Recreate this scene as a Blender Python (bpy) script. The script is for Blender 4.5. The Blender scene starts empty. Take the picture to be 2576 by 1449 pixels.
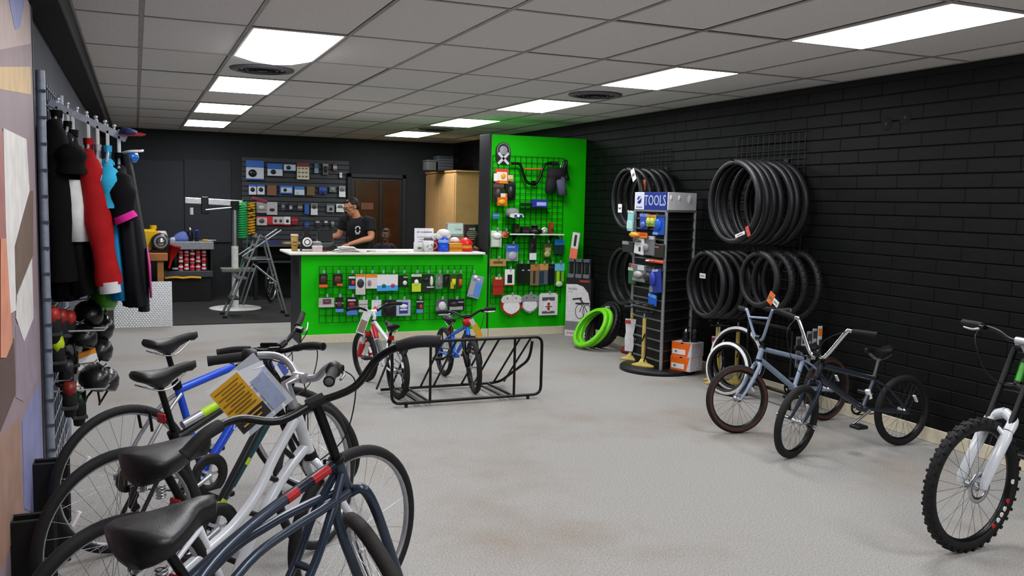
import bpy, math, random
from mathutils import Matrix, Vector
random.seed(7)
PI = math.pi
C = bpy.context.scene.collection
sc = bpy.context.scene
# ------------------------------------------------------------------ camera (solved from the vanishing points of the room)
CX, CY, F, EYE = 1288.0, 724.5, 2239.07, 1.66
def _ray(px, py): return Vector((px - CX, -(py - CY), -F)).normalized()
_Y = _ray(340, 488); _X = _ray(6600, 630); _X = (_X - _Y * _X.dot(_Y)).normalized(); _Z = _X.cross(_Y)
ROT = Matrix((_X, _Y, _Z))
cam = bpy.data.cameras.new('camera'); cam.sensor_width = 36.0; cam.lens = F / 2576 * 36.0; cam.clip_end = 60; cam.clip_start = .02
co = bpy.data.objects.new('camera', cam); C.objects.link(co)
co.matrix_world = Matrix.Translation((0, 0, EYE)) @ ROT.to_4x4()
sc.camera = co
# ------------------------------------------------------------------ world, exposure
w = bpy.data.worlds.new('night'); sc.world = w; w.use_nodes = True
w.node_tree.nodes['Background'].inputs[0].default_value = (.010, .012, .018, 1)
w.node_tree.nodes['Background'].inputs[1].default_value = 1.0
sc.view_settings.view_transform = 'Standard'; sc.view_settings.look = 'None'
sc.view_settings.gamma = 1.0; sc.view_settings.use_curve_mapping = False
sc.view_settings.exposure = 0.0
LAMP = 19.5            # emission of the fluorescent lenses
sc.cycles.max_bounces = 8; sc.cycles.diffuse_bounces = 4
# ------------------------------------------------------------------ helpers
def at(px, py, X=None, Y=None, Z=None):
    """a point of the place on the plane X, Y or Z = const, read off the photograph"""
    d = ROT @ _ray(px, py)
    t = X / d.x if X is not None else Y / d.y if Y is not None else (Z - EYE) / d.z
    return Vector((0, 0, EYE)) + d * t
def lin(h):
    c = [int(h[i:i + 2], 16) / 255 for i in (0, 2, 4)]
    return tuple(x / 12.92 if x <= .04045 else ((x + .055) / 1.055) ** 2.4 for x in c) + (1,)
_M = {}
def mat(hx, rough=.55, metal=0, noise=.12, scale=30, bump=0, emit=0, alpha=1, trans=0, name=None, bscale=None, spec=.4):
    key = (hx, rough, metal, noise, scale, bump, emit, alpha, trans, name, bscale, spec)
    if key in _M: return _M[key]
    m = bpy.data.materials.new(name or 'paint_' + hx); m.use_nodes = True
    nt = m.node_tree; b = nt.nodes['Principled BSDF']; c = lin(hx)
    b.inputs['Base Color'].default_value = c; b.inputs['Roughness'].default_value = rough; b.inputs['Metallic'].default_value = metal
    b.inputs['Specular IOR Level'].default_value = spec
    tc = nt.nodes.new('ShaderNodeTexCoord')
    if noise:
        n = nt.nodes.new('ShaderNodeTexNoise'); n.inputs['Scale'].default_value = scale; n.inputs['Detail'].default_value = 3
        r = nt.nodes.new('ShaderNodeValToRGB')
        r.color_ramp.elements[0].position = .3; r.color_ramp.elements[1].position = .7
        r.color_ramp.elements[0].color = tuple(x * (1 - noise) for x in c[:3]) + (1,)
        r.color_ramp.elements[1].color = tuple(min(1, x * (1 + noise)) for x in c[:3]) + (1,)
        nt.links.new(tc.outputs['Object'], n.inputs['Vector']); nt.links.new(n.outputs['Fac'], r.inputs[0]); nt.links.new(r.outputs[0], b.inputs['Base Color'])
    if bump:
        n2 = nt.nodes.new('ShaderNodeTexNoise'); n2.inputs['Scale'].default_value = bscale or scale * 4; n2.inputs['Detail'].default_value = 2
        bp = nt.nodes.new('ShaderNodeBump'); bp.inputs['Strength'].default_value = bump; bp.inputs['Distance'].default_value = .004
        nt.links.new(tc.outputs['Object'], n2.inputs['Vector']); nt.links.new(n2.outputs['Fac'], bp.inputs['Height']); nt.links.new(bp.outputs[0], b.inputs['Normal'])
    if emit: b.inputs['Emission Color'].default_value = c; b.inputs['Emission Strength'].default_value = emit
    if alpha < 1: b.inputs['Alpha'].default_value = alpha
    if trans: b.inputs['Transmission Weight'].default_value = trans
    _M[key] = m; return m
BLK = mat('0b0b0c', .5); RUB = mat('121214', .75, bump=.2); BMET = mat('0c0c0e', .35, .3); ALU = mat('b9bcc2', .32, .85); STEEL = mat('c9ccd2', .22, .95)
CHR = mat('e6e6ea', .1, 1.0, noise=.03); WHT = mat('e6e6e4', .5, noise=.04); GRYD = mat('3a3b3f', .6); RED = mat('c01414', .45); GRYM = mat('7c7d80', .5)

class MB:
    """collects boxes, tubes, lathes; build() links them as ONE mesh object"""
    def __init__(s, T=None): s.v = []; s.f = []; s.sm = []; s.T = T
    def add(s, vs, fs, sm=False, T=None):
        o = len(s.v); M = s.T if T is None else (s.T @ T if s.T is not None else T)
        s.v += [tuple(M @ Vector(p)) for p in vs] if M is not None else [tuple(p) for p in vs]
        s.f += [tuple(o + i for i in q) for q in fs]; s.sm += [sm] * len(fs); return s
    def box(s, x0, x1, y0, y1, z0, z1, c=0, T=None):
        cx, cy, cz = (x0 + x1) / 2, (y0 + y1) / 2, (z0 + z1) / 2; h = (abs(x1 - x0) / 2, abs(y1 - y0) / 2, abs(z1 - z0) / 2)
        if c <= 0:
            vs = [(cx + a * h[0], cy + b * h[1], cz + d * h[2]) for a in (-1, 1) for b in (-1, 1) for d in (-1, 1)]
            return s.add(vs, [(0, 1, 3, 2), (4, 6, 7, 5), (0, 4, 5, 1), (2, 3, 7, 6), (0, 2, 6, 4), (1, 5, 7, 3)], False, T)
        c = min(c, min(h) * .95); vs = []; I = {}
        for a in (-1, 1):
            for b in (-1, 1):
                for d in (-1, 1):
                    for k in range(3):
                        p = [a * (h[0] - (c if k != 0 else 0)), b * (h[1] - (c if k != 1 else 0)), d * (h[2] - (c if k != 2 else 0))]
                        I[(a, b, d, k)] = len(vs); vs.append((cx + p[0], cy + p[1], cz + p[2]))
        fs = []
        for a in (-1, 1):
            q = [I[(a, -1, -1, 0)], I[(a, 1, -1, 0)], I[(a, 1, 1, 0)], I[(a, -1, 1, 0)]]; fs.append(q if a > 0 else q[::-1])
            q = [I[(-1, a, -1, 1)], I[(1, a, -1, 1)], I[(1, a, 1, 1)], I[(-1, a, 1, 1)]]; fs.append(q if a < 0 else q[::-1])
            q = [I[(-1, -1, a, 2)], I[(1, -1, a, 2)], I[(1, 1, a, 2)], I[(-1, 1, a, 2)]]; fs.append(q if a > 0 else q[::-1])
        for a in (-1, 1):
            for b in (-1, 1):
                q = [I[(a, b, -1, 0)], I[(a, b, -1, 1)], I[(a, b, 1, 1)], I[(a, b, 1, 0)]]; fs.append(q if a * b > 0 else q[::-1])
                q = [I[(a, -1, b, 0)], I[(a, 1, b, 0)], I[(a, 1, b, 2)], I[(a, -1, b, 2)]]; fs.append(q if a * b > 0 else q[::-1])
                q = [I[(-1, a, b, 1)], I[(1, a, b, 1)], I[(1, a, b, 2)], I[(-1, a, b, 2)]]; fs.append(q if a * b < 0 else q[::-1])
                for d in (-1, 1):
                    q = [I[(a, b, d, 0)], I[(a, b, d, 1)], I[(a, b, d, 2)]]; fs.append(q if a * b * d > 0 else q[::-1])
        return s.add(vs, fs, False, T)
    def tube(s, pts, r, n=8, closed=False, caps=True, T=None, sx=1, sm=True):
        P = [Vector(p) for p in pts]; m = len(P); R = r if isinstance(r, (list, tuple)) else [r] * m
        tg = []
        for i in range(m):
            a = P[(i - 1) % m] if closed or i > 0 else P[i]; b = P[(i + 1) % m] if closed or i < m - 1 else P[i]
            t = b - a; tg.append(t.normalized() if t.length > 1e-9 else Vector((0, 0, 1)))
        up = Vector((0, 0, 1)) if abs(tg[0].z) < .9 else Vector((1, 0, 0))
        u = (up - tg[0] * up.dot(tg[0])).normalized(); vs = []
        for i in range(m):
            u = (u - tg[i] * u.dot(tg[i]));
            u = u.normalized() if u.length > 1e-6 else tg[i].orthogonal().normalized()
            v = tg[i].cross(u)
            for k in range(n):
                a = 2 * PI * (k + .5) / n; vs.append(P[i] + u * (math.cos(a) * R[i]) + v * (math.sin(a) * R[i] * sx))
        fs = []
        for i in range(m if closed else m - 1):
            j = (i + 1) % m
            for k in range(n): l = (k + 1) % n; fs.append((i * n + k, i * n + l, j * n + l, j * n + k))
        s.add(vs, fs, sm, T)
        if caps and not closed:
            o = vs[:n]; e = vs[-n:]; s.add(o, [tuple(range(n))[::-1]], False, T); s.add(e, [tuple(range(n))], False, T)
        return s
    def lathe(s, prof, n=24, T=None, ax='z', sm=True, closed=False):
        m = len(prof); vs = []
        for i in range(n):
            a = 2 * PI * i / n; ca, sa = math.cos(a), math.sin(a)
            for r, h in prof: vs.append((r * ca, r * sa, h) if ax == 'z' else (r * ca, h, -r * sa) if ax == 'y' else (h, r * ca, r * sa))
        fs = []
        for i in range(n):
            j = (i + 1) % n
            for k in range(m if closed else m - 1): l = (k + 1) % m; fs.append((i * m + k, j * m + k, j * m + l, i * m + l))
        return s.add(vs, fs, sm, T)
    def cyl(s, c, r, h, n=16, ax='z', r2=None):
        r2 = r if r2 is None else r2
        return s.lathe([(0.0001, -h / 2), (r, -h / 2), (r2, h / 2), (0.0001, h / 2)], n, Matrix.Translation(c), ax, False)
    def ball(s, c, r, n=12, m=8):
        r = r if isinstance(r, (tuple, list)) else (r, r, r)
        pr = [(max(1e-4, math.sin(PI * i / m)), -math.cos(PI * i / m)) for i in range(m + 1)]
        return s.lathe(pr, n, Matrix.Translation(c) @ Matrix.Diagonal((r[0], r[1], r[2], 1)))
    def prism(s, pts, d, T=None, sm=False):
        """outline pts (x,z) in the XZ plane, thickness d along y from 0 to d"""
        n = len(pts); vs = [(x, 0, z) for x, z in pts] + [(x, d, z) for x, z in pts]
        a = sum(pts[i][0] * pts[(i + 1) % n][1] - pts[(i + 1) % n][0] * pts[i][1] for i in range(n))
        fr = tuple(range(n)); bk = tuple(range(n, 2 * n))[::-1]; sd = [(i, i + n, (i + 1) % n + n, (i + 1) % n) for i in range(n)]
        fs = [fr, bk] + sd
        if a < 0: fs = [q[::-1] for q in fs]
        return s.add(vs, fs, sm, T)
    def rings(s, R, n=16, cap=True, wob=0, T=None):
        """loft of horizontal ellipses: (x, y, z, rx, ry)"""
        vs = []
        for (x, y, z, a, b) in R:
            for k in range(n):
                t = 2 * PI * k / n; q = 1 + wob * math.sin(5 * t + 7 * z) + wob * math.sin(9 * t + 3 * x)
                vs.append((x + a * q * math.cos(t), y + b * q * math.sin(t), z))
        up = R[-1][2] > R[0][2]
        fs = [(i * n + k, i * n + (k + 1) % n, (i + 1) * n + (k + 1) % n, (i + 1) * n + k) for i in range(len(R) - 1) for k in range(n)]
        if cap: fs += [tuple(range(n))[::-1], tuple(range((len(R) - 1) * n, len(R) * n))]
        if not up: fs = [q[::-1] for q in fs]
        return s.add(vs, fs, True, T)
    def build(s, name, m, parent=None, loc=None, rz=None):
        me = bpy.data.meshes.new(name); me.from_pydata(s.v, [], s.f); me.materials.append(m)
        me.polygons.foreach_set('use_smooth', s.sm); me.update()
        o = bpy.data.objects.new(name, me); C.objects.link(o)
        if parent: o.parent = parent
        if loc is not None: o.location = loc
        if rz is not None: o.rotation_euler = (0, 0, rz)
        return o
def tag(o, label=None, cat=None, group=None, kind=None):
    if label: o['label'] = label
    if cat: o['category'] = cat
    if group: o['group'] = group
    if kind: o['kind'] = kind
    return o
def thing(name, label, cat, loc=(0, 0, 0), rz=0, group=None):
    o = bpy.data.objects.new(name, None); C.objects.link(o); o.empty_display_size = .1
    o.location = loc; o.rotation_euler = (0, 0, rz); return tag(o, label, cat, group)
def struct(o): o['kind'] = 'structure'; return o
def share(src, name, parent, loc, rz=0, sc_=None):
    o = bpy.data.objects.new(name, src.data); C.objects.link(o); o.parent = parent; o.location = loc; o.rotation_euler = (0, 0, rz)
    if sc_: o.scale = sc_
    return o
def text(body, size, loc, rot, m, parent, ex=.0006, name='lettering', al='CENTER', sx=1):
    cu = bpy.data.curves.new(name, 'FONT'); cu.body = body; cu.size = size; cu.extrude = ex; cu.align_x = al; cu.align_y = 'CENTER'
    cu.materials.append(m); cu.resolution_u = 2
    tmp = bpy.data.objects.new(name, cu); me = bpy.data.meshes.new_from_object(tmp); bpy.data.objects.remove(tmp)
    o = bpy.data.objects.new(name, me); C.objects.link(o); o.location = loc; o.rotation_euler = rot; o.parent = parent; o.scale = (sx, 1, 1); return o
def smudge(x, z, w_, h, y, m, parent, n=6, name='print_mark'):
    """a run of small unreadable printed strokes, as blurred as in the photograph"""
    mb = MB(); q = random.Random(int(w_ * 1e4) + n)
    for k in range(n):
        a = x - w_ / 2 + w_ * k / n; s_ = q.uniform(.55, 1)
        mb.box(a, a + w_ / n * .72, y - .001, y, z - h * s_ / 2, z + h * s_ / 2)
    return tag(mb.build(name, m, parent), kind='stuff')
def smooth(P, k=4, closed=False):
    P = [Vector(p) for p in P]; n = len(P); out = []
    g = lambda i: P[i % n] if closed else P[max(0, min(n - 1, i))]
    for i in range(n if closed else n - 1):
        a, b, c, d = g(i - 1), g(i), g(i + 1), g(i + 2)
        for j in range(k):
            t = j / k; out.append(.5 * ((2 * b) + (c - a) * t + (2 * a - 5 * b + 4 * c - d) * t * t + (3 * b - a - 3 * c + d) * t ** 3))
    if not closed: out.append(P[-1])
    return out
def pipe_corner(P, r, k=4):
    """polyline with rounded corners"""
    P = [Vector(p) for p in P]; out = [P[0]]
    for i in range(1, len(P) - 1):
        a = (P[i - 1] - P[i]); b = (P[i + 1] - P[i]); d = min(r, a.length / 2.01, b.length / 2.01); a = P[i] + a.normalized() * d; b = P[i] + b.normalized() * d
        for j in range(k + 1): t = j / k; out.append(a * (1 - t) ** 2 + P[i] * 2 * t * (1 - t) + b * t * t)
    out.append(P[-1]); return out
# ================================================================== the room
XL, XR, YB, YF, ZC = -.47, 5.30, 15.35, -3.2, 2.69
def carpet_mat():
    m = bpy.data.materials.new('grey_carpet'); m.use_nodes = True; nt = m.node_tree; b = nt.nodes['Principled BSDF']
    N = lambda t, **k: nt.nodes.new(t)
    tc = N('ShaderNodeTexCoord'); n1 = N('ShaderNodeTexNoise'); n1.inputs['Scale'].default_value = 110; n1.inputs['Detail'].default_value = 4
    n2 = N('ShaderNodeTexNoise'); n2.inputs['Scale'].default_value = .8; n2.inputs['Detail'].default_value = 5; n2.inputs['Roughness'].default_value = .6
    r1 = N('ShaderNodeValToRGB'); e = r1.color_ramp.elements; e[0].position = .36; e[0].color = lin('8b8986'); e[1].position = .66; e[1].color = lin('a8a6a2')
    r2 = N('ShaderNodeValToRGB'); e = r2.color_ramp.elements; e[0].position = .50; e[0].color = (0, 0, 0, 1); e[1].position = .70; e[1].color = (.85, .85, .85, 1)
    mx = N('ShaderNodeMixRGB'); mx.blend_type = 'MULTIPLY'; mx.inputs[2].default_value = (.84, .74, .66, 1)
    for n in (n1, n2): nt.links.new(tc.outputs['Object'], n.inputs['Vector'])
    nt.links.new(n1.outputs['Fac'], r1.inputs[0]); nt.links.new(n2.outputs['Fac'], r2.inputs[0])
    nt.links.new(r2.outputs[0], mx.inputs[0]); nt.links.new(r1.outputs[0], mx.inputs[1]); nt.links.new(mx.outputs[0], b.inputs['Base Color'])
    b.inputs['Roughness'].default_value = .95; b.inputs['Specular IOR Level'].default_value = .1
    bp = N('ShaderNodeBump'); bp.inputs['Strength'].default_value = .5; bp.inputs['Distance'].default_value = .006
    n3 = N('ShaderNodeTexNoise'); n3.inputs['Scale'].default_value = 160; nt.links.new(tc.outputs['Object'], n3.inputs['Vector'])
    nt.links.new(n3.outputs['Fac'], bp.inputs['Height']); nt.links.new(bp.outputs[0], b.inputs['Normal']); return m
struct(MB().box(XL - .1, XR + .1, YF - .1, YB + .1, -.1, 0).build('floor', carpet_mat()))
WALLD = mat('1b1d21', .75, noise=.15, scale=3, bump=.15, bscale=60); BRK = mat('0b0c0d', .6, noise=.3, scale=5, bump=.35, bscale=45, spec=.14); MORT = mat('0a0a0b', .8, noise=.2)
struct(MB().box(XL - .1, XL, YF, YB, 0, 2.75).build('wall_left', mat('42444c', .8, noise=.12, scale=3)))
struct(MB().box(XL - .1, XR + .1, YB, YB + .1, 0, 2.75).build('wall_back', WALLD))
struct(MB().box(XL - .1, XR + .1, YF - .1, YF, 0, 2.75).build('wall_front', WALLD))
wr_ = struct(MB().box(XR, XR + .1, YF, YB, 0, 2.75).build('wall_right', MORT))
# brick courses of the right wall: 4 x 16 inch block, painted black
bw, bh, j, jv = .4064, .1016, .007, .0022
bm_ = MB().box(-.014, 0, jv / 2, bw - jv / 2, j / 2, bh - j / 2, .004).build('brick', BRK, wr_, (XR, 50, 0))
cells = []
for k in range(int(ZC / bh) + 1):
    for i in range(-2, 42):
        y = -1.0 + (i + (k % 2) * .5) * bw
        if y + bw > YB or k * bh + bh > 2.72: continue
        cells.append((y, k * bh))
vis = sorted([c for c in cells if c[0] > 3.45 and not (c[1] < .05)], key=lambda c: c[0])
near = set(vis[:299]); first = True
rest = MB()
for c in cells:
    if c in near:
        if first: bm_.location = (XR, c[0], c[1]); first = False
        else: share(bm_, 'brick', wr_, (XR, c[0], c[1]))
    else: rest.box(XR - .014, XR, c[0] + jv / 2, c[0] + bw - jv / 2, c[1] + j / 2, c[1] + bh - j / 2, .004)
tag(rest.build('brick_courses', BRK, wr_), kind='stuff')
# dark soffit beam along the clothes wall
struct(MB().box(XL, -.31, YF, YB, 2.545, ZC + .03, .006).build('trim_1', mat('131316', .8, noise=.2)))
# ceiling: lay-in tiles in a T-bar grid
GX = [.66 + .61 * k for k in range(-2, 9)]; GY = [5.74 + 1.22 * k for k in range(-7, 9)]
CEIL = mat('e2dfde', .95, noise=.10, scale=90, bump=.5, bscale=140, name='mineral_tile', spec=.1)
ceil = struct(MB().box(XL - .1, XR + .1, YF, YB + .1, ZC + .035, ZC + .1).build('ceiling', mat('777573', .9)))
gx0, gx1 = -.31, XR - .014
xs = [gx0] + [x for x in GX if gx0 + .03 < x < gx1 - .03] + [gx1]
ys = [YF] + [y for y in GY if YF + .03 < y < YB - .03] + [YB]
LIT = set()
for Y0 in (-1.58, .86, 3.3, 5.74, 8.18, 10.62, 13.06):
    LIT.add((round(.66, 2), round(Y0, 2))); LIT.add((round(3.71, 2), round(Y0, 2)))
TB = .0125
full = MB().box(TB, .61 - TB, TB, 1.22 - TB, 0, .014, .004).build('ceiling_tile', CEIL, ceil, (0, -90, 0)); ff = True
for i in range(len(xs) - 1):
    for k in range(len(ys) - 1):
        x0, x1, y0, y1 = xs[i], xs[i + 1], ys[k], ys[k + 1]
        if (round(x0, 2), round(y0, 2)) in LIT: continue
        dz = random.choice((0, 0, 0, .002, .004))
        if abs(x1 - x0 - .61) < .01 and abs(y1 - y0 - 1.22) < .01:
            if ff: full.location = (x0, y0, ZC + .003 + dz); ff = False
            else: share(full, 'ceiling_tile', ceil, (x0, y0, ZC + .003 + dz))
        else: MB().box(x0 + TB * .8, x1 - TB * .8, y0 + TB * .8, y1 - TB * .8, ZC + .003, ZC + .017, .003).build('ceiling_tile', CEIL, ceil)
tb = MB()
for x in xs: tb.box(x - TB, x + TB, YF, YB, ZC, ZC + .002).box(x - .002, x + .002, YF, YB, ZC + .002, ZC + .03)
for y in ys: tb.box(gx0, gx1, y - TB, y + TB, ZC - .0004, ZC + .0016)
tb.build('ceiling_grid', mat('a5a19e', .6, noise=.15, scale=6), ceil)
# fluorescent troffers with softly sagging acrylic lenses
LENS = bpy.data.materials.new('lit_acrylic'); LENS.use_nodes = True; nt = LENS.node_tree; nt.nodes.remove(nt.nodes['Principled BSDF'])
em = nt.nodes.new('ShaderNodeEmission'); em.inputs[0].default_value = (.97, .975, 1, 1); em.inputs[1].default_value = LAMP; nt.links.new(em.outputs[0], nt.nodes['Material Output'].inputs[0])
def lens_mesh(sag):
    mb = MB(); nx, ny = 4, 6; vs = []; fs = []
    for jn in range(ny + 1):
        for i in range(nx + 1):
            u, v = i / nx, jn / ny; vs.append((-.278 + .556 * u, -.585 + 1.17 * v, -sag * (1 - (2 * u - 1) ** 2) * (1 - (1 - v if sag > .02 else abs(2 * v - 1)) ** 4)))
    for jn in range(ny):
        for i in range(nx): a = jn * (nx + 1) + i; fs.append((a, a + nx + 1, a + nx + 2, a + 1))
    return mb.add(vs, fs, True)
ORD = ['first', 'second', 'third', 'fourth', 'fifth', 'sixth', 'seventh']
fr0 = le0 = None
for side, X0, nm in ((0, .66, 'row above the city bikes'), (1, 3.71, 'row beside the brick wall')):
    for n_, Y0 in enumerate((13.06, 10.62, 8.18, 5.74, 3.3, .86, -1.58)):
        t = thing('ceiling_light', f'lit ceiling panel, {ORD[n_]} from the rear wall in the {nm}', 'ceiling light', (X0 + .305, Y0 + .61, ZC), 0, 'fluorescent ceiling panels')
        if fr0 is None:
            mb = MB()
            for a in (-1, 1): mb.box(a * .278, a * .2925, -.597, .597, -.004, .02).box(-.2925, .2925, a * .585, a * .597, -.004, .02)
            fr0 = mb.build('frame', WHT, t)
            MBb = MB().box(-.29, .29, -.595, .595, .02, .03); bk0 = MBb.build('housing', WHT, t)
            le0 = lens_mesh(.004).build('diffuser', LENS, t, (0, 0, -.003))
        else:
            share(fr0, 'frame', t, (0, 0, 0)); share(bk0, 'housing', t, (0, 0, 0))
            if side == 0 and n_ == 3: lens_mesh(.045).build('diffuser', LENS, t, (0, 0, -.003))
            else: share(le0, 'diffuser', t, (0, 0, -.003))
# round air diffusers
for (x, y, lb) in ((.965, 7.57, 'round grey ceiling air vent between two lit panels over the city bikes'), (4.015, 7.57, 'round dark ceiling air vent between two lit panels near the brick wall'), (4.015, 12.43, 'small round ceiling vent between the two farthest lit panels')):
    t = thing('ceiling_vent', lb, 'vent', (x, y, ZC), 0, 'round ceiling vents')
    MB().lathe([(.02, -.012), (.05, -.014), (.06, -.004)], 20).build('core', GRYM, t)
    MB().lathe([(.255, -.001), (.25, -.012), (.2, -.02), (.19, -.008)], 28).build('outer_ring', mat('6a6a70', .6), t)
    for r in (.17, .125, .085): MB().lathe([(r, -.022), (r - .03, -.008), (r - .034, -.008), (r - .004, -.024)], 24).build('louver_ring', mat('4a4a50', .6), t)
# baseboards
CREAM = mat('cfc6ad', .6, noise=.06)
mb = MB()
struct(MB().box(XR - .028, XR - .014, YF, 10.1, 0, .105, .004).build('baseboard_right', CREAM))
struct(MB().box(XL, XL + .014, YF, 11.9, 0, .105, .004).build('baseboard_left', CREAM))
# workshop mat at the back
struct(MB().box(XL, 1.95, 12.02, YB, 0, .012, .004).build('floor_mat', mat('262424', .9, noise=.25, scale=25, bump=.4)))
struct(MB().box(1.95, XR, 10.9, YB, 0, .008).build('floor_rear', mat('2a2829', .9, noise=.2, scale=20)))
# grey hung boards on the back wall
t = thing('wall_board', 'plain grey board covering the rear wall behind the workbench', 'board', (0, YB, 0))
for a, b, z1 in ((-.1, .72, 2.2), (.73, 1.45, 2.24)): MB().box(a, b, -.03, -.002, .9, z1, .004).build('panel', mat('292b30', .8, noise=.08, scale=4), t)
# door in the back wall with brown tinted lights
d = struct(MB().box(3.42, 4.34, YB - .05, YB - .012, .0, 2.03, .006).build('door_1', mat('1a1110', .5)))
BRN = mat('3a1a0e', .25, noise=.3, scale=4)
for a, b, z0, z1 in ((3.50, 3.92, .35, 1.98), (3.98, 4.28, .35, 1.98)): MB().box(a, b, YB - .062, YB - .05, z0, z1, .004).build('pane', BRN, d)
MB().box(3.92, 3.98, YB - .075, YB - .05, .1, 2.0, .004).build('mullion', BLK, d)
mb = MB().box(3.36, 3.43, YB - .09, YB, 0, 2.1, .005).box(4.33, 4.40, YB - .09, YB, 0, 2.1, .005).box(3.36, 4.40, YB - .09, YB, 2.03, 2.1, .005); mb.build('door_frame', mat('17181b', .6), d)
MB().box(3.6, 3.82, YB - .075, YB - .062, 1.48, 1.60, .003).build('sign_plate', mat('6a3a20', .5), d)
# ------------------------------------------------------------------ service counter and the green wall
GRN = mat('12bc00', .6, noise=.10, scale=2.2, bump=.1, bscale=70, spec=.15); CHAR = mat('1c1e24', .6, noise=.1)
YC = 10.15
t = thing('service_counter', 'long bright green service counter with a white laminate worktop', 'counter', (0, 0, 0))
MB().box(1.71, 3.985, YC, YC + .6, .02, 1.015, .003).build('front_panel', GRN, t)
MB().box(1.69, 1.71, YC - .004, YC + .6, .0, 1.015, .002).build('end_panel', CHAR, t)
MB().box(1.57, 3.915, YC - .07, YC + .66, 1.02, 1.05, .008).build('worktop', mat('e9e6dc', .35, noise=.05), t)
MB().box(1.715, 3.985, YC - .014, YC - .001, 0, .105, .004).build('base_trim', CREAM, t)
gw = struct(MB().box(3.99, XR - .016, YC, YC + .34, 0, 2.48, .003).build('wall_partition', GRN))
MB().box(3.965, 3.99, YC - .004, YC + .345, 0, 2.485, .002).build('end_cap', CHAR, gw)
struct(MB().box(3.99, XR - .03, YC - .014, YC - .001, 0, .105, .004).build('baseboard_partition', CREAM))
# tall wood-grain cabinet by the rear corner
WOOD = mat('c49a62', .5, noise=.06, scale=6, name='maple_laminate')
t = thing('tall_cabinet', 'tall maple laminate cabinet standing behind the green partition', 'cabinet', (0, 0, 0))
MB().box(4.78, 5.27, 13.70, 15.3, .09, 2.13, .004).build('body', WOOD, t); MB().box(4.76, 5.28, 13.66, 15.32, 2.13, 2.16, .004).build('cabinet_top', WOOD, t)
MB().box(4.765, 4.78, 13.74, 14.5, .12, 2.1, .003).build('door', WOOD, t); MB().box(4.765, 4.78, 14.51, 15.28, .12, 2.1, .003).build('door', WOOD, t); MB().box(4.80, 5.25, 13.75, 15.28, .008, .09).build('plinth', BLK, t)
for k, (px0, py0, px1, py1, hx, lb) in enumerate(((1077, 402, 1098, 434, '3a3b38', 'small dark carton on top of the tall cabinet'), (1104, 392, 1140, 431, '24282f', 'ribbed black crate on top of the tall cabinet'))):
    a = at(px0, py0, Y=14.2); b = at(px1, py1, Y=14.2)
    t = thing('storage_box', lb, 'box', ((a.x + b.x) / 2, 14.35, 2.16))
    wd = (b.x - a.x) / 2; h = a.z - 2.16
    MB().box(-wd, wd, -.14, .14, 0, h * .86, .006).build('body', mat(hx, .6), t); MB().box(-wd - .006, wd + .006, -.146, .146, h * .86, h, .006).build('lid', mat(hx, .5, noise=.3), t)
    if k: [MB().box(-wd - .004, wd + .004, -.145, -.14, h * q, h * q + .02, .002).build('rib', mat('3a3e46', .5), t) for q in (.15, .35, .55, .72)]
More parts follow.
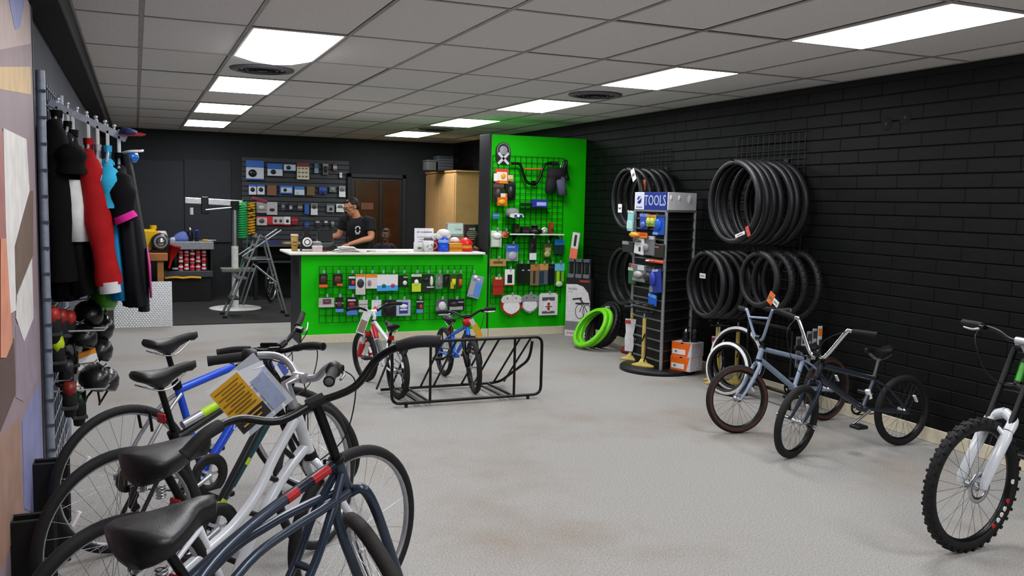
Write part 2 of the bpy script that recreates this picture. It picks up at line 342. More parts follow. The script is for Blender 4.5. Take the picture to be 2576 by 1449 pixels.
# ================================================================== bicycles
def wheel(root, name, cu, cz, R, tr, tire_m, rim_m, S=None, wall=None, knobs=False, spokes=28, spoke_m=STEEL, disc=False, decal=None, rimd=.016):
    T = Matrix.Translation((cu, 0, cz)); T = S @ T if S is not None else T
    Rt = R - tr
    o = MB(T).lathe([(Rt + tr * math.cos(a), tr * math.sin(a) * .95) for a in [2 * PI * k / 10 for k in range(10)]][::-1], 56, ax='y', closed=True).build(name, tire_m, root)
    ri, ro = Rt - tr * .55 - rimd, Rt - tr * .45
    MB(T).lathe([(ri, 0), (ri + .005, tr * .5), (ro, tr * .62), (ro - .002, tr * .4), (ro - .002, -tr * .4), (ro, -tr * .62), (ri + .005, -tr * .5)][::-1], 56, ax='y', closed=True).build('rim', rim_m, o)
    if wall:
        for s_ in (-1, 1):
            pr = [(Rt - tr * .45, tr * .9), (Rt - tr * .2, tr * 1.0), (Rt + tr * .35, tr * .96)]
            pr = pr if s_ > 0 else [(r, -h) for r, h in pr][::-1]
            MB(T).lathe(pr, 56, ax='y').build('sidewall', wall, o)
    if knobs:
        mb = MB(T)
        for k in range(76):
            a = 2 * PI * k / 76
            for b in ((-.75, .8, 1) if k % 2 else (-.28, .28)):
                y = b * tr * .86; rr = Rt + tr * math.sqrt(max(.1, 1 - (b * .86) ** 2)) * .97
                mb.box(-.007, .007, y - .006, y + .006, rr - .006, rr + .0045, 0, Matrix.Rotation(a, 4, 'Y'))
        tag(mb.build('tread_knobs', tire_m, o), kind='stuff')
    mb = MB(T)
    for k in range(spokes):
        a = 2 * PI * k / spokes; b = a + (.75 if (k // 2) % 2 else -.75); y = .026 if k % 2 else -.026
        mb.tube([(math.cos(b) * .02, y, math.sin(b) * .02), (math.cos(a) * ri, 0, math.sin(a) * ri)], .0011, 3, caps=False)
    mb.build('spokes', spoke_m, o)
    MB(T).lathe([(.0001, -.055), (.006, -.055), (.006, -.034), (.021, -.03), (.021, -.022), (.012, -.014), (.012, .014), (.021, .022), (.021, .03), (.006, .034), (.006, .055), (.0001, .055)], 14, ax='y').build('hub', ALU, o)
    if disc: MB(T).lathe([(.05, .036), (.08, .036), (.08, .038), (.05, .038)], 26, ax='y', closed=True).build('brake_disc', STEEL, o)
    if decal:
        rm = (ri + ro) / 2
        for a, m in decal:
            MB(T).lathe([(.0001, -.002), (.013, -.002), (.013, .002), (.0001, .002)], 12, Matrix.Translation((math.cos(a) * rm, tr * .68, -math.sin(a) * rm)), 'y', False).build('rim_decal', m, o)
    else:
        for a in (1.0,): MB(T).box(-.03, .03, -.012, .012, -.006, .006, .003, Matrix.Rotation(-a, 4, 'Y') @ Matrix.Translation((0, 0, ri * .72))).build('reflector', mat('e8e8e8', .2), o)
    return o
def saddle(root, u, z, L, W, m, comfy=False, tilt=0):
    T = Matrix.Translation((u, 0, z)) @ Matrix.Rotation(-tilt, 4, 'Y'); n = 15; k = 12; vs = []; fs = []
    for i in range(n):
        t = i / (n - 1); e = min(1, (t + .012) * 14) ** .5 * min(1, (1.012 - t) * 12) ** .5
        w_ = W * (1 - .82 * min(1, max(0, (t - .12) / .5)) ** (.8 if not comfy else 1.1)) * (.55 + .45 * min(1, t / .14)) if not comfy else W * (.62 + .38 * min(1, t / .18)) * (1 - .74 * max(0, min(1, (t - .22) / .55)) ** 1.2)
        zt = (.018 * (1 - t / .5) ** 2 if t < .5 else .026 * (t - .5) - .05 * max(0, t - .85)) + (0 if not comfy else .012 * math.sin(PI * t))
        th = ((.03 + .04 * math.exp(-((t - .42) / .2) ** 2)) if not comfy else .10 - .04 * t) * (.35 + .65 * e)
        for q in range(k):
            a = 2 * PI * q / k; c, s_ = math.cos(a), math.sin(a)
            vs.append(((t - .45) * L, w_ * e * c, zt + (.012 * s_ if s_ > 0 else th * s_) - .012 * abs(c) ** 3))
    for i in range(n - 1):
        for q in range(k): fs.append((i * k + q, (i + 1) * k + q, (i + 1) * k + (q + 1) % k, i * k + (q + 1) % k))
    fs += [tuple(range(k)), tuple(range((n - 1) * k, n * k))[::-1]]
    o = MB(T).add(vs, fs, True).build('saddle', m, root)
    mb = MB(T)
    for s_ in (-1, 1): mb.tube(smooth([(-.36 * L, s_ * .03, -.035), (-.12 * L, s_ * .022, -.065), (.1 * L, s_ * .02, -.065), (.38 * L, s_ * .008, -.02)], 4), .0035, 6)
    if comfy:
        for s_ in (-1, 1): mb.tube([(-.2 * L + .014 * math.cos(a), s_ * .05 + .014 * math.sin(a), -.125 + .0016 * a * 1.0) for a in [i * .6 for i in range(42)]], .003, 5)
    mb.build('saddle_rails', STEEL, o)
    return o
def bike(name, label, pos, head, g):
    gt = g.get
    R, tr, wb = g['R'], g['tr'], g['wb']; V = lambda p, w_=0: Vector((p[0], w_, p[1]))
    bb, cl, ht, hb = V(g['bb']), V(g['cl']), V(g['ht']), V(g['hb']); stem = V(g['stem'])
    ax = (ht - hb).normalized()
    S = Matrix.Translation(hb) @ Matrix.Rotation(math.radians(gt('steer', 0)), 4, ax) @ Matrix.Translation(-hb)
    fc = Vector((wb, 0, R)); c2 = S @ fc; nrm = S.to_3x3() @ Vector((0, 1, 0))
    low = c2.z - R * math.sqrt(max(0, 1 - nrm.z ** 2)); pitch = math.atan2(low, c2.x)
    root = thing(name, label, 'bicycle', (pos[0], pos[1], gt('z', 0)), 0, gt('group'))
    root.rotation_mode = 'XYZ'; root.matrix_world = Matrix.Translation((pos[0], pos[1], gt('z', 0))) @ Matrix.Rotation(math.radians(head), 4, 'Z') @ Matrix.Rotation(math.radians(gt('lean', 0)), 4, 'X') @ Matrix.Rotation(pitch, 4, 'Y')
    fm, km = g['fm'], gt('km', g['fm']); bm, gm = gt('bm', BMET), gt('gm', RUB); cr = gt('cr', BMET)
    kw = dict(tire_m=gt('tire', RUB), rim_m=gt('rim', ALU), wall=gt('wall'), knobs=gt('knobs', False), spokes=gt('spokes', 28), spoke_m=gt('spm', STEEL), disc=gt('disc', False), decal=gt('decal'), rimd=gt('rimd', .016))
    wheel(root, 'rear_wheel', 0, R, R, tr, **kw); wheel(root, 'front_wheel', wb, R, R, tr, S=S, **kw)
    # frame
    ra = Vector((0, 0, R)); fr = MB(); r1 = gt('r', .017)
    if 'tubes' in g:
        for pts, r, w_ in g['tubes']:
            for s_ in ((1, -1) if w_ else (1,)): fr.tube(smooth([V(p, s_ * (w_ if not isinstance(w_, tuple) else w_[i])) for i, p in enumerate(pts)], 5), r, 10)
    else:
        tt = ht + (hb - ht) * .15; dt = hb + (ht - hb) * .2
        fr.tube([cl + (bb - cl) * gt('ttd', .06), tt], r1, 12); fr.tube([bb, dt], r1 * 1.15, 12)
    fr.tube([bb, cl], r1 * .92, 12); fr.tube([hb, ht], r1 * 1.18, 12); fr.cyl(bb, .022, .075, 14, 'y')
    so = gt('dy', .058); fs_ = MB()
    for s_ in (-1, 1):
        y = s_ * so
        fs_.tube(smooth([bb + Vector((-.03, s_ * .022, 0)), bb + (ra - bb) * .3 + Vector((0, y * .75, 0)), ra + Vector((.03, y, 0)), ra + Vector((0, y, 0))], 3), r1 * .55, 8)
        if not gt('nostay'): fs_.tube(smooth([cl + (bb - cl) * .1 + Vector((0, s_ * .014, 0)), cl + (ra - cl) * .35 + Vector((0, y * .85, 0)), ra + Vector((0, y, 0))], 3), r1 * .48, 8)
        fs_.box(-.018, .018, y - .003, y + .003, R - .018, R + .018, .002)
    fo = fr.build('frame', fm, root); fs_.build('rear_triangle', gt('stay', fm), fo)
    for a_, b_ in ((hb, hb + (ht - hb) * .12), (ht, ht - (ht - hb) * .12)): MB().tube([a_, b_], r1 * 1.45, 12).build('headset_cup', bm, fo)
    for pts, r, m, w_ in gt('decals', []): MB().tube(smooth([V(p, w_) for p in pts], 4), r, 12, sm=True).build('decal', m, fo)
    # fork
    fk = MB(S); sty = gt('fork', 'rigid'); cw = tr + .016; ex = []
    crown = hb - ax * .012
    if sty == 'rigid':
        for s_ in (-1, 1): fk.tube(smooth([crown + Vector((0, s_ * .012, 0)), crown - ax * .03 + Vector((0, s_ * cw, 0)), crown + (fc - crown) * .6 + Vector((-.012, s_ * .048, 0)), fc + Vector((0, s_ * .05, 0))], 5), [r1 * .85] * 11 + [r1 * .75, r1 * .65, r1 * .55, r1 * .5, r1 * .45], 10)
        fk.tube([crown, crown + ax * .02], r1, 10)
    elif sty == 'curve':
        for s_ in (-1, 1): fk.tube(smooth([crown + Vector((0, s_ * .008, 0)), crown + ax * .012 + Vector((.02, s_ * .045, 0)), crown - ax * .06 + Vector((.03, s_ * .062, 0)), crown + (fc - crown) * .55 + Vector((.012, s_ * .062, 0)), fc + Vector((0, s_ * .058, 0))], 5), r1 * .95, 10)
    else:
        k = gt('susp', .5)
        for s_ in (-1, 1):
            a = crown + Vector((.025, s_ * (cw + .016), 0)); b = fc + Vector((0, s_ * (cw + .016), 0)); mid = a + (b - a) * k
            ex.append((a + ax * gt('dual', 0), mid)); fk.tube([mid, a + (b - a) * (k + .06), b + Vector((0, 0, .03)), b], [.023, .029, .024, .017], 12)
            if sty == 'moto': fk.tube(smooth([mid + ax * .0, mid + ax * .05 + Vector((-.02, -s_ * .006, 0)), mid + ax * .075 + Vector((-.025, -s_ * .05, 0)), mid + ax * .08 + Vector((-.025, -s_ * (cw + .016), 0))], 4), .026, 10)
        fk.tube(smooth([ex[0][1] - ax * .02 + Vector((.02, 0, 0)), ((ex[0][1] + ex[1][1]) / 2) + ax * .02 + Vector((.03, 0, 0)), ex[1][1] - ax * .02 + Vector((.02, 0, 0))], 4), .012, 8)
    fko = fk.build('fork', km, root)
    if ex:
        mb = MB(S)
        for a, b in ex: mb.tube([a, b], .0165, 12)
        mb.build('stanchions', gt('stan', BMET), fko)
        mb = MB(S)
        for q in ((0, gt('dual', 0)) if gt('dual', 0) else (0,)):
            a, b = ex[0][0] - ax * (gt('dual', 0) - q), ex[1][0] - ax * (gt('dual', 0) - q); mb.tube([a, (a + b) / 2 + Vector((-.025, 0, 0)), b], [.022, .026, .022], 10)
        mb.build('fork_crown', gt('crm', km), fko)
    # stem and bar
    stm = MB(S).tube([ht - ax * .02, ht + ax * gt('sth', .03), stem], gt('sr', .0155), 10).cyl(stem, .02, .055, 12, 'y').build('stem', gt('stm', bm), root)
    H = g['bar']; left = smooth([stem + Vector(p) for p in H], 5)
    mb = MB(S); mb.tube([Vector((p.x, -p.y, p.z)) for p in left[:0:-1]] + left, gt('br', .0115), 10)
    for (p, q) in gt('cross', []): mb.tube([stem + Vector(p), stem + Vector(q)], .009, 8)
    hbo = mb.build('handlebar', gt('hm', bm), root)
    e1, e0 = left[-1], left[-1]; L = 0; i = len(left) - 1; gp = [left[-1]]
    while L < gt('gl', .125) and i > 0: L += (left[i] - left[i - 1]).length; i -= 1; gp.append(left[i])
    gs = gt('grip_r', .0165)
    for s_ in (-1, 1):
        mb = MB(S).tube([Vector((p.x, s_ * p.y, p.z)) for p in gp], [gs * (1.0 if k else 1.12) for k in range(len(gp))], 10); mb.build('grip', gm, root)
        if gt('levers', True):
            p = Vector((gp[-1].x, s_ * gp[-1].y, gp[-1].z)); dr = (Vector((gp[0].x, s_ * gp[0].y, gp[0].z)) - p).normalized(); fw = Vector((1, 0, -.35)).normalized()
            mb = MB(S).box(-.022, .022, -.017, .017, -.016, .014, .006, Matrix.Translation(p - dr * .02 + fw * .016)); lv = mb.build('brake_lever', BMET, root)
            MB(S).tube(smooth([p - dr * .02 + fw * .03, p + dr * .02 + fw * .055, p + dr * .09 + fw * .048], 4), [.007, .007, .007, .0065, .006, .006, .0055, .005, .005], 6).build('lever_blade', gt('lvm', ALU), lv)
    if gt('shift'):
        for s_ in (-1, 1): p = Vector((gp[-1].x, s_ * gp[-1].y, gp[-1].z)); dr = (Vector((gp[0].x, s_ * gp[0].y, gp[0].z)) - p).normalized(); MB(S).tube([p - dr * .035, p - dr * .02, p + dr * .012, p + dr * .02], [.02, .027, .028, .019], 12).build('twist_shifter', BLK, root)
    if gt('cables', True):
        mb = MB()
        for s_ in (-1, 1):
            p = S @ Vector((gp[-1].x + .03, s_ * gp[-1].y * .9, gp[-1].z)); e = hb + Vector((.02 - .05 * (s_ > 0), s_ * .015, -.02))
            mb.tube(smooth([p, p + (e - p) * .35 + Vector((.13, 0, .05)), p + (e - p) * .75 + Vector((.10, s_ * .02, .0)), e], 6), .0026, 5)
        mb.build('cables', BLK, root)
    # saddle and post
    su, sz, sl, sw = g['sad']; sd = Vector((su - .01, 0, sz - .05))
    MB().tube([cl + (bb - cl) * .2, cl + (sd - cl) * .9, sd], gt('pr', .0135), 10).build('seat_post', gt('pm', BMET), root)
    MB().tube([cl - (bb - cl).normalized() * .012, cl + (bb - cl).normalized() * .02], r1 * 1.15, 12).build('seat_clamp', gt('clm', BMET), root)
    saddle(root, su, sz, sl, sw, gt('sm', BLK), gt('comfy', False), gt('tilt', 0))
    if gt('refl', True): MB().box(-.006, .006, -.025, .025, -.02, .02, .004, Matrix.Translation(cl + (sd - cl) * .35 + Vector((-.03, 0, 0)))).build('rear_reflector', mat('9c0d12', .25), root)
    # drivetrain
    cr_r = gt('ring', .092); y = -.05
    ch = MB().lathe([(cr_r * .72, y - .002), (cr_r, y - .002), (cr_r, y + .002), (cr_r * .72, y + .002)], 30, Matrix.Translation(bb), 'y', closed=True)
    ck = ch.build('chainring', cr, root)
    mb = MB()
    for k in range(5): mb.box(-.008, .008, y - .003, y + .003, 0, cr_r * .76, .002, Matrix.Translation(bb) @ Matrix.Rotation(k * 2 * PI / 5 + .3, 4, 'Y'))
    mb.cyl(bb + Vector((0, y, 0)), .02, .014, 12, 'y'); mb.build('spider', gt('cr2', cr), ck)
    if gt('guard'): MB().lathe([(cr_r * .55, y - .008), (cr_r * 1.12, y - .008), (cr_r * 1.12, y - .005), (cr_r * .55, y - .005)], 30, Matrix.Translation(bb), 'y', closed=True).build('chain_guard', BLK, ck)
    ca = math.radians(gt('crank', 200)); cl_ = gt('cl_', .165)
    for s_ in (-1, 1):
        dv = Vector((math.cos(ca), 0, math.sin(ca))) * cl_ * (-s_); yy = s_ * .068; p = bb + dv + Vector((0, yy, 0))
        a = MB().tube([bb + Vector((0, yy, 0)), p], [.013, .009], 8).build('crank_arm', gt('cr2', cr), root)
        MB().box(-.045, .045, s_ * .012, s_ * .1, -.012, .012, .006, Matrix.Translation(p)).build('pedal', gt('pd', BLK), a)
    rc = gt('cog', .035); mb = MB()
    for s_ in (-1, 1): mb.tube([ra + Vector((0, y, s_ * rc)), bb + Vector((0, y, s_ * cr_r))], .0045, 5, sx=.6)
    mb.build('chain', mat('4b4843', .4, .7), root)
    mb = MB(); ncg = gt('cogs', 1)
    for k in range(ncg): rr = rc + .005 * k; mb.lathe([(.012, 0), (rr, 0), (rr, .002), (.012, .002)], 20, Matrix.Translation(ra + Vector((0, y + .0035 * k, 0))), 'y', closed=True, sm=False)
    mb.build('cassette', mat('55524c', .35, .8), root)
    if ncg > 1:
        mb = MB().box(-.018, .02, y - .022, y - .004, R - .05, R - .02, .005).box(-.01, .03, y - .012, y, R - .13, R - .05, .004).cyl((.018, y - .004, R - .075), .022, .008, 12, 'y').cyl((.022, y - .004, R - .135), .022, .008, 12, 'y'); mb.build('rear_derailleur', BMET, root)
    if gt('vbrake'):
        mb = MB(S); p = crown + (fc - crown) * .30
        for s_ in (-1, 1): mb.tube([p + Vector((.03, s_ * (cw + .006), -.03)), p + Vector((.045, s_ * (cw + .012), .07))], .007, 6)
        mb.tube([p + Vector((.045, -cw - .012, .07)), p + Vector((.045, cw + .012, .07))], .003, 5); mb.build('front_brake', BMET, root)
        mb = MB(); p = Vector((cl.x * .42, 0, R * 1.72))
        for s_ in (-1, 1): mb.tube([p + Vector((.0, s_ * (cw + .01), -.04)), p + Vector((-.015, s_ * (cw + .014), .06))], .007, 6)
        mb.tube([p + Vector((-.015, -cw - .014, .06)), p + Vector((-.015, cw + .014, .06))], .003, 5); mb.build('rear_brake', BMET, root)
    if gt('pegs'):
        for s_ in (-1, 1): MB(S).tube([fc + Vector((0, s_ * .06, 0)), fc + Vector((0, s_ * .15, 0))], .018, 10).build('axle_peg', gt('pegm', CHR), root)
    if gt('kick'): MB().tube([bb + Vector((-.05, .03, -.01)), bb + Vector((-.16, .13, -bb.z + .012))], .008, 8).build('kickstand', ALU, root)
    root['S'] = [x for r_ in S for x in r_]
    return root, S, stem
def tagcard(root, S, corner, u, v, parts, name='hang_tag', th=.003):
    """a printed card hung from the bar: corner + edge vectors in the bike's frame; parts = (u0,u1,v0,v1,material)"""
    corner, u, v = Vector(corner), Vector(u), Vector(v); n = u.cross(v).normalized(); first = None
    for k, (a, b, c, d, m) in enumerate(parts):
        q = [corner + u * a + v * c, corner + u * b + v * c, corner + u * b + v * d, corner + u * a + v * d]; off = n * (.0008 * k)
        vs = [p + off for p in q] + [p - n * th - off for p in q]
        o = MB(S).add(vs, [(0, 1, 2, 3), (7, 6, 5, 4), (0, 4, 5, 1), (1, 5, 6, 2), (2, 6, 7, 3), (3, 7, 4, 0)]).build(name if first is None else 'printed_panel', m, root if first is None else first)
        first = first or o
    return first
BLUE = mat('1f4fd0', .25, .15, noise=.04, spec=.6); SILV = mat('aeb0b5', .3, .7); NAVY = mat('2c3646', .28, .25, noise=.06, spec=.6); PEARL = mat('d9dde2', .22, .05, noise=.04, spec=.6)
DKG = mat('10161a', .3, .1, spec=.6); TEAL = mat('16424a', .3, .1); LIME = mat('a5d010', .4); SADB = mat('121213', .42, noise=.2, scale=60, bump=.12); MUDR = mat('a3a5a9', .35, .6)
HD = 31
city = dict(R=.345, tr=.021, group='city bikes parked along the clothes wall', vbrake=True, cogs=6, cables=True, crank=205, tilt=.07)
flat = [(0, 0, 0), (.0, .06, .0), (-.005, .14, .015), (-.03, .24, .02), (-.06, .31, .015)]
bA, SA, stA = bike('city_bike', 'bright blue city bike parked beyond the black hybrid bike by the clothes wall', (-.07, 4.4), HD, dict(city, wb=1.06, bb=(.42, .275), cl=(.28, .745), ht=(.80, .85), hb=(.84, .74), stem=(.905, .92), sth=.03, steer=-74, bar=flat, sad=(.24, .965, .285, .074), fm=BLUE, km=BMET, r=.020, gl=.13, guard=True, ring=.095,
    decals=[([(.60, .797), (.70, .817)], .0208, SILV, 0)], refl=True, cr2=ALU, kick=True, stay=SILV))
bB, SB, stB = bike('hybrid_bike', 'black hybrid bike with white and lime top tube stripes and dark teal down tube', (-.07, 3.65), HD, dict(city, wb=1.0, bb=(.39, .275), cl=(.225, .70), ht=(.715, .885), hb=(.765, .765), stem=(.765, .972), sth=.05, steer=19, bar=[(0, 0, 0), (.0, .06, .0), (-.005, .13, .014), (-.02, .21, .018), (-.045, .275, .012)], sad=(.18, .96, .28, .076), fm=DKG, km=BMET, r=.018, gl=.14, rim=MUDR, guard=True, ring=.095,
    decals=[([(.27, .727), (.36, .757)], .0185, SILV, 0), ([(.36, .757), (.44, .785)], .0186, LIME, 0), ([(.72, .695), (.50, .42)], .0215, TEAL, 0), ([(.46, .37), (.425, .325)], .0219, LIME, 0), ([(.585, .526), (.565, .50)], .0219, LIME, 0)], cr2=ALU, kick=True))
cbar = [(0, 0, 0), (.03, .05, .0), (.035, .10, .04), (.02, .16, .062), (-.05, .225, .062), (-.16, .315, .048)]
bC, SC, stC = bike('comfort_bike', 'pearl white step-through comfort bike with silver handlebar and yellow hang tag', (-.07, 2.87), HD, dict(city, wb=1.0, tr=.022, bb=(.40, .28), cl=(.27, .60), ht=(.685, .905), hb=(.765, .70), stem=(.715, 1.008), sth=.10, sr=.019, steer=2, bar=cbar, sad=(.17, .85, .29, .115), comfy=True, fm=PEARL, km=PEARL, hm=SILV, stm=SILV, r=.018, br=.0135, gl=.13, grip_r=.018,
    tubes=[([(.695, .86), (.60, .745), (.52, .625), (.42, .535), (.30, .475), (.05, .36)], .019, 0), ([(.745, .75), (.67, .69), (.585, .60), (.49, .46), (.405, .30)], .021, 0)], cr2=ALU, ring=.085, guard=True, rim=MUDR, shift=True, kick=True))
for a, b in (((.63, .765), (.69, .71)), ((.555, .68), (.62, .645)), ((.47, .575), (.54, .535))):
    MB().tube([(a[0], 0, a[1]), (b[0], 0, b[1])], .0105, 8).build('frame_bridge', BLK, bC)
MB(SC).cyl(Vector((.70, .05, .985)), .028, .02, 14, 'y').build('bell', BMET, bC)
bD, SD, stD = bike('cruiser_bike', 'dark slate blue cruiser bike with swept black handlebar, nearest the camera', (-.1, 2.23), 35, dict(city, wb=1.10, R=.34, tr=.026, bb=(.47, .29), cl=(.30, .60), ht=(.822, .845), hb=(.87, .725), stem=(.726, 1.015), sth=.03, sr=.0155, steer=-118, bar=[(0, 0, 0), (.02, .121, .013), (-.01, .225, .06), (.03, .32, .108), (.065, .40, .10)], sad=(.205, .835, .28, .122), comfy=True, sm=SADB, fm=NAVY, km=NAVY, fork='curve', br=.0125, gl=.115, grip_r=.019, vbrake=False, levers=False, cables=False, cogs=1, rim=MUDR, nostay=True, r=.0175, tire=mat('1f1b19', .8, noise=.25, bump=.3),
    tubes=[([(.828, .828), (.66, .787), (.48, .735), (.315, .665), (.16, .55), (0, .34)], .0165, (0.0, 0, 0, .012, .05, .06)), ([(.855, .728), (.72, .712), (.595, .697), (.425, .655), (.22, .52), (0, .34)], .0135, (.02, .035, .04, .045, .055, .06)), ([(.835, .79), (.755, .67), (.67, .53), (.47, .30)], .0135, (.014, .034, .036, .03))],
    decals=[([(.785, .817), (.715, .80)], .0169, mat('a81c22', .3), -.0012), ([(.655, .785), (.61, .773)], .0169, mat('a81c22', .3), -.0012)], guard=True, ring=.09))
for k_ in (0, 1): MB().lathe([(.011, -.0015), (.019, -.0015), (.019, .0015), (.011, .0015)], 16, Matrix.Translation((.655 - .05 * k_, -.0225, .535 - .056 * k_)) @ Matrix.Rotation(-.83, 4, 'Y') @ Matrix.Diagonal((1.15, 1, .8, 1)), 'y', closed=True).build('white_letter', mat('c8d4f0', .4), bA)
MB().tube([(.68, -.036, .545), (.68, .036, .545)], .012, 8).build('frame_bridge', NAVY, bD)
# printed hang tags
YEL = mat('c79517', .5, noise=.03); DKP = mat('232022', .5); CLR = mat('dfe4ec', .15, alpha=.35, noise=0); PGRY = mat('8d99b5', .5)
def to_bike(root, v): return root.matrix_world.inverted() @ v
def tag_px(root, S, c, u, v, dy, parts):
    """corner pixels of a card hanging at depth: c, c+u, c+v on given Y planes"""
    inv = (root.matrix_world @ S).inverted(); a = inv @ at(*c[:2], Y=c[2]); b = inv @ at(*u[:2], Y=u[2]); d = inv @ at(*v[:2], Y=v[2]); return tagcard(root, S, a, b - a, d - a, parts)
bpy.context.view_layer.update()
INK = mat('6b4a10', .6)
lines = [(.12 + .092 * k, .12 + .092 * k + .028, .08 + .1 * (k % 3 == 1), .92 - .18 * (k % 2), INK) for k in range(9)]
tag_px(bC, SC, (596, 936, 2.96), (659, 1009, 2.93), (527, 993, 2.96), 0, [(-.12, 1.5, -.72, 1.02, CLR), (0, 1, 0, 1, YEL), (1, 1.36, -.02, 1, DKP), (.42, 1.36, -.58, -.1, PGRY)] + lines + [(1.08, 1.12, .1, .8, YEL), (1.2, 1.24, .2, .85, YEL)])
tag_px(bB, SB, (707, 905, 3.72), (742, 960, 3.70), (690, 925, 3.72), 0, [(0, 1, 0, 1, mat('dfe3ea', .3)), (.0, .55, .0, .6, mat('4a5fb0', .4))])

# ------------------------------------------------------------------ children's bikes in the floor rack
kid = dict(R=.235, tr=.024, group='small bikes in the floor rack', cogs=5, gl=.10, grip_r=.016, spokes=20, r=.017, ring=.065, cl_=.12, vbrake=True, dy=.052)
kbar = [(0, 0, 0), (.0, .05, .01), (-.005, .12, .045), (-.02, .2, .055), (-.035, .27, .05)]
a = at(1000, 1003, Z=0); b = at(930, 964, Z=0); hd = math.degrees(math.atan2(b.y - a.y, b.x - a.x)); wbk = (b - a).length
bK, SK, _ = bike('kids_bike', 'small red and white mountain bike with its rear wheel in the floor rack', (a.x, a.y), hd, dict(kid, wb=max(.80, wbk), bb=(.30, .245), cl=(.20, .46), ht=(.585, .60), hb=(.635, .475), stem=(.60, .665), steer=8, bar=kbar, sad=(.18, .60, .22, .066), fm=mat('d0d2d6', .3, .2), km=mat('c8101c', .3), fork='susp', susp=.42, stan=STEEL, stm=WHT, rim=BMET, tilt=.05, refl=True,
    decals=[([(.61, .56), (.52, .44)], .0215, mat('c8101c', .3), 0), ([(.50, .42), (.34, .28)], .0213, mat('55585e', .35), 0)]))
a = at(1117, 945, Z=0); b = at(1205, 996, Z=0); hd = math.degrees(math.atan2(b.y - a.y, b.x - a.x)); wbk = (b - a).length
bU, SU, _ = bike('kids_bike', 'small bright blue kids bike with its front wheel in the floor rack', (a.x, a.y), hd, dict(kid, wb=.82, bb=(.30, .245), cl=(.21, .44), ht=(.60, .58), hb=(.645, .47), stem=(.61, .645), steer=-8, bar=kbar, sad=(.17, .57, .22, .066), fm=mat('1668d8', .28, .1, spec=.6), km=BMET, fork='susp', susp=.42, rim=BMET, hm=BMET, decals=[([(.60, .51), (.52, .43)], .0215, DKG, 0), ([(.44, .36), (.36, .29)], .0214, mat('b8cdf0', .4), 0)]))
bpy.context.view_layer.update()
tag_px(bU, SU, (1190, 800, 7.05), (1212, 846, 7.03), (1180, 806, 7.05), 0, [(0, 1, 0, 1, CLR), (.3, 1, -.25, 1.05, YEL)])
tag_px(bK, SK, (918, 775, 7.7), (895, 835, 7.7), (937, 783, 7.7), 0, [(0, 1, 0, 1, mat('d8d8d8', .4)), (.45, .95, .1, .9, mat('8a7a6a', .5))])
MB(SU).ball((.64, .0, .60), (.02, .05, .035)).build('front_reflector', RED, bU); MB(SK).ball((.62, -.03, .68), (.015, .018, .018)).build('bar_light', RED, bK)
# ------------------------------------------------------------------ BMX bikes and the mountain bike by the brick wall
PWD = mat('8b9bb0', .35, .15, spec=.5); TAN = mat('4a2a20', .7, noise=.2)
bx = dict(R=.253, tr=.026, group='BMX bikes parked nose out by the brick wall', gl=.13, grip_r=.0165, spokes=28, spm=mat('55565a', .3, .8), rim=BMET, ring=.055, cog=.025, cl_=.17, refl=False, cables=False, levers=False, dy=.056, fork='rigid', r=.018)
xbar = [(0, 0, 0), (.0, .055, .0), (-.005, .17, .19), (-.01, .205, .205), (-.045, .355, .215)]
xcr = [((-.003, -.145, .15), (-.003, .145, .15))]
bG, SG, _ = bike('bmx_bike', 'powder grey blue BMX bike with tan sidewall tires', (5.0, 5.40), 187, dict(bx, wb=.93, bb=(.36, .29), cl=(.27, .525), ht=(.715, .635), hb=(.755, .525), stem=(.745, .70), steer=-16, bar=xbar, cross=xcr, sad=(.25, .60, .24, .062), fm=PWD, km=PWD, hm=PWD, wall=TAN, tire=RUB, pm=PWD, crank=170))
bN, SN, _ = bike('bmx_bike', 'glossy black BMX bike with chrome handlebar and front axle pegs', (5.0, 4.64), 180, dict(bx, wb=.97, bb=(.37, .29), cl=(.27, .51), ht=(.755, .63), hb=(.79, .525), stem=(.825, .70), steer=20, br=.014, bar=xbar, cross=[], sad=(.25, .70, .24, .062), fm=mat('262c38', .25, .2, spec=.7), km=mat('1d2634', .25, .2), hm=CHR, pegs=True, pm=CHR, pr=.016, levers=False, crank=150, decals=[([(.335, .42), (.31, .36)][::-1], .0185, WHT, 0)], cables=True, cr2=CHR))
mtb = dict(R=.335, tr=.029, wb=1.12, bb=(.43, .34), cl=(.30, .70), ht=(.80, .935), hb=(.845, .815), stem=(.85, 1.035), steer=4, sth=.03, bar=[(0, 0, 0), (.0, .06, .0), (-.01, .14, .03), (-.03, .26, .04), (-.06, .37, .035)], sad=(.24, .92, .27, .07), fm=mat('27a012', .3, .1, spec=.6), km=PEARL, fork='moto', susp=.42, dual=.20, stan=BMET, crm=BMET, knobs=True, disc=True, decal=[(2.35, WHT), (2.47, WHT), (2.59, WHT), (2.2, RED), (2.74, RED), (3.1, WHT)], rim=BMET, spm=mat('55565a', .3, .8), gl=.13, grip_r=.0165, hm=BMET, stm=ALU, cogs=7, crank=20, r=.02, rimd=.02)
bM, SM, _ = bike('mountain_bike', 'green downhill mountain bike with white suspension fork and knobby tires', (4.87, 3.03), 180, mtb)
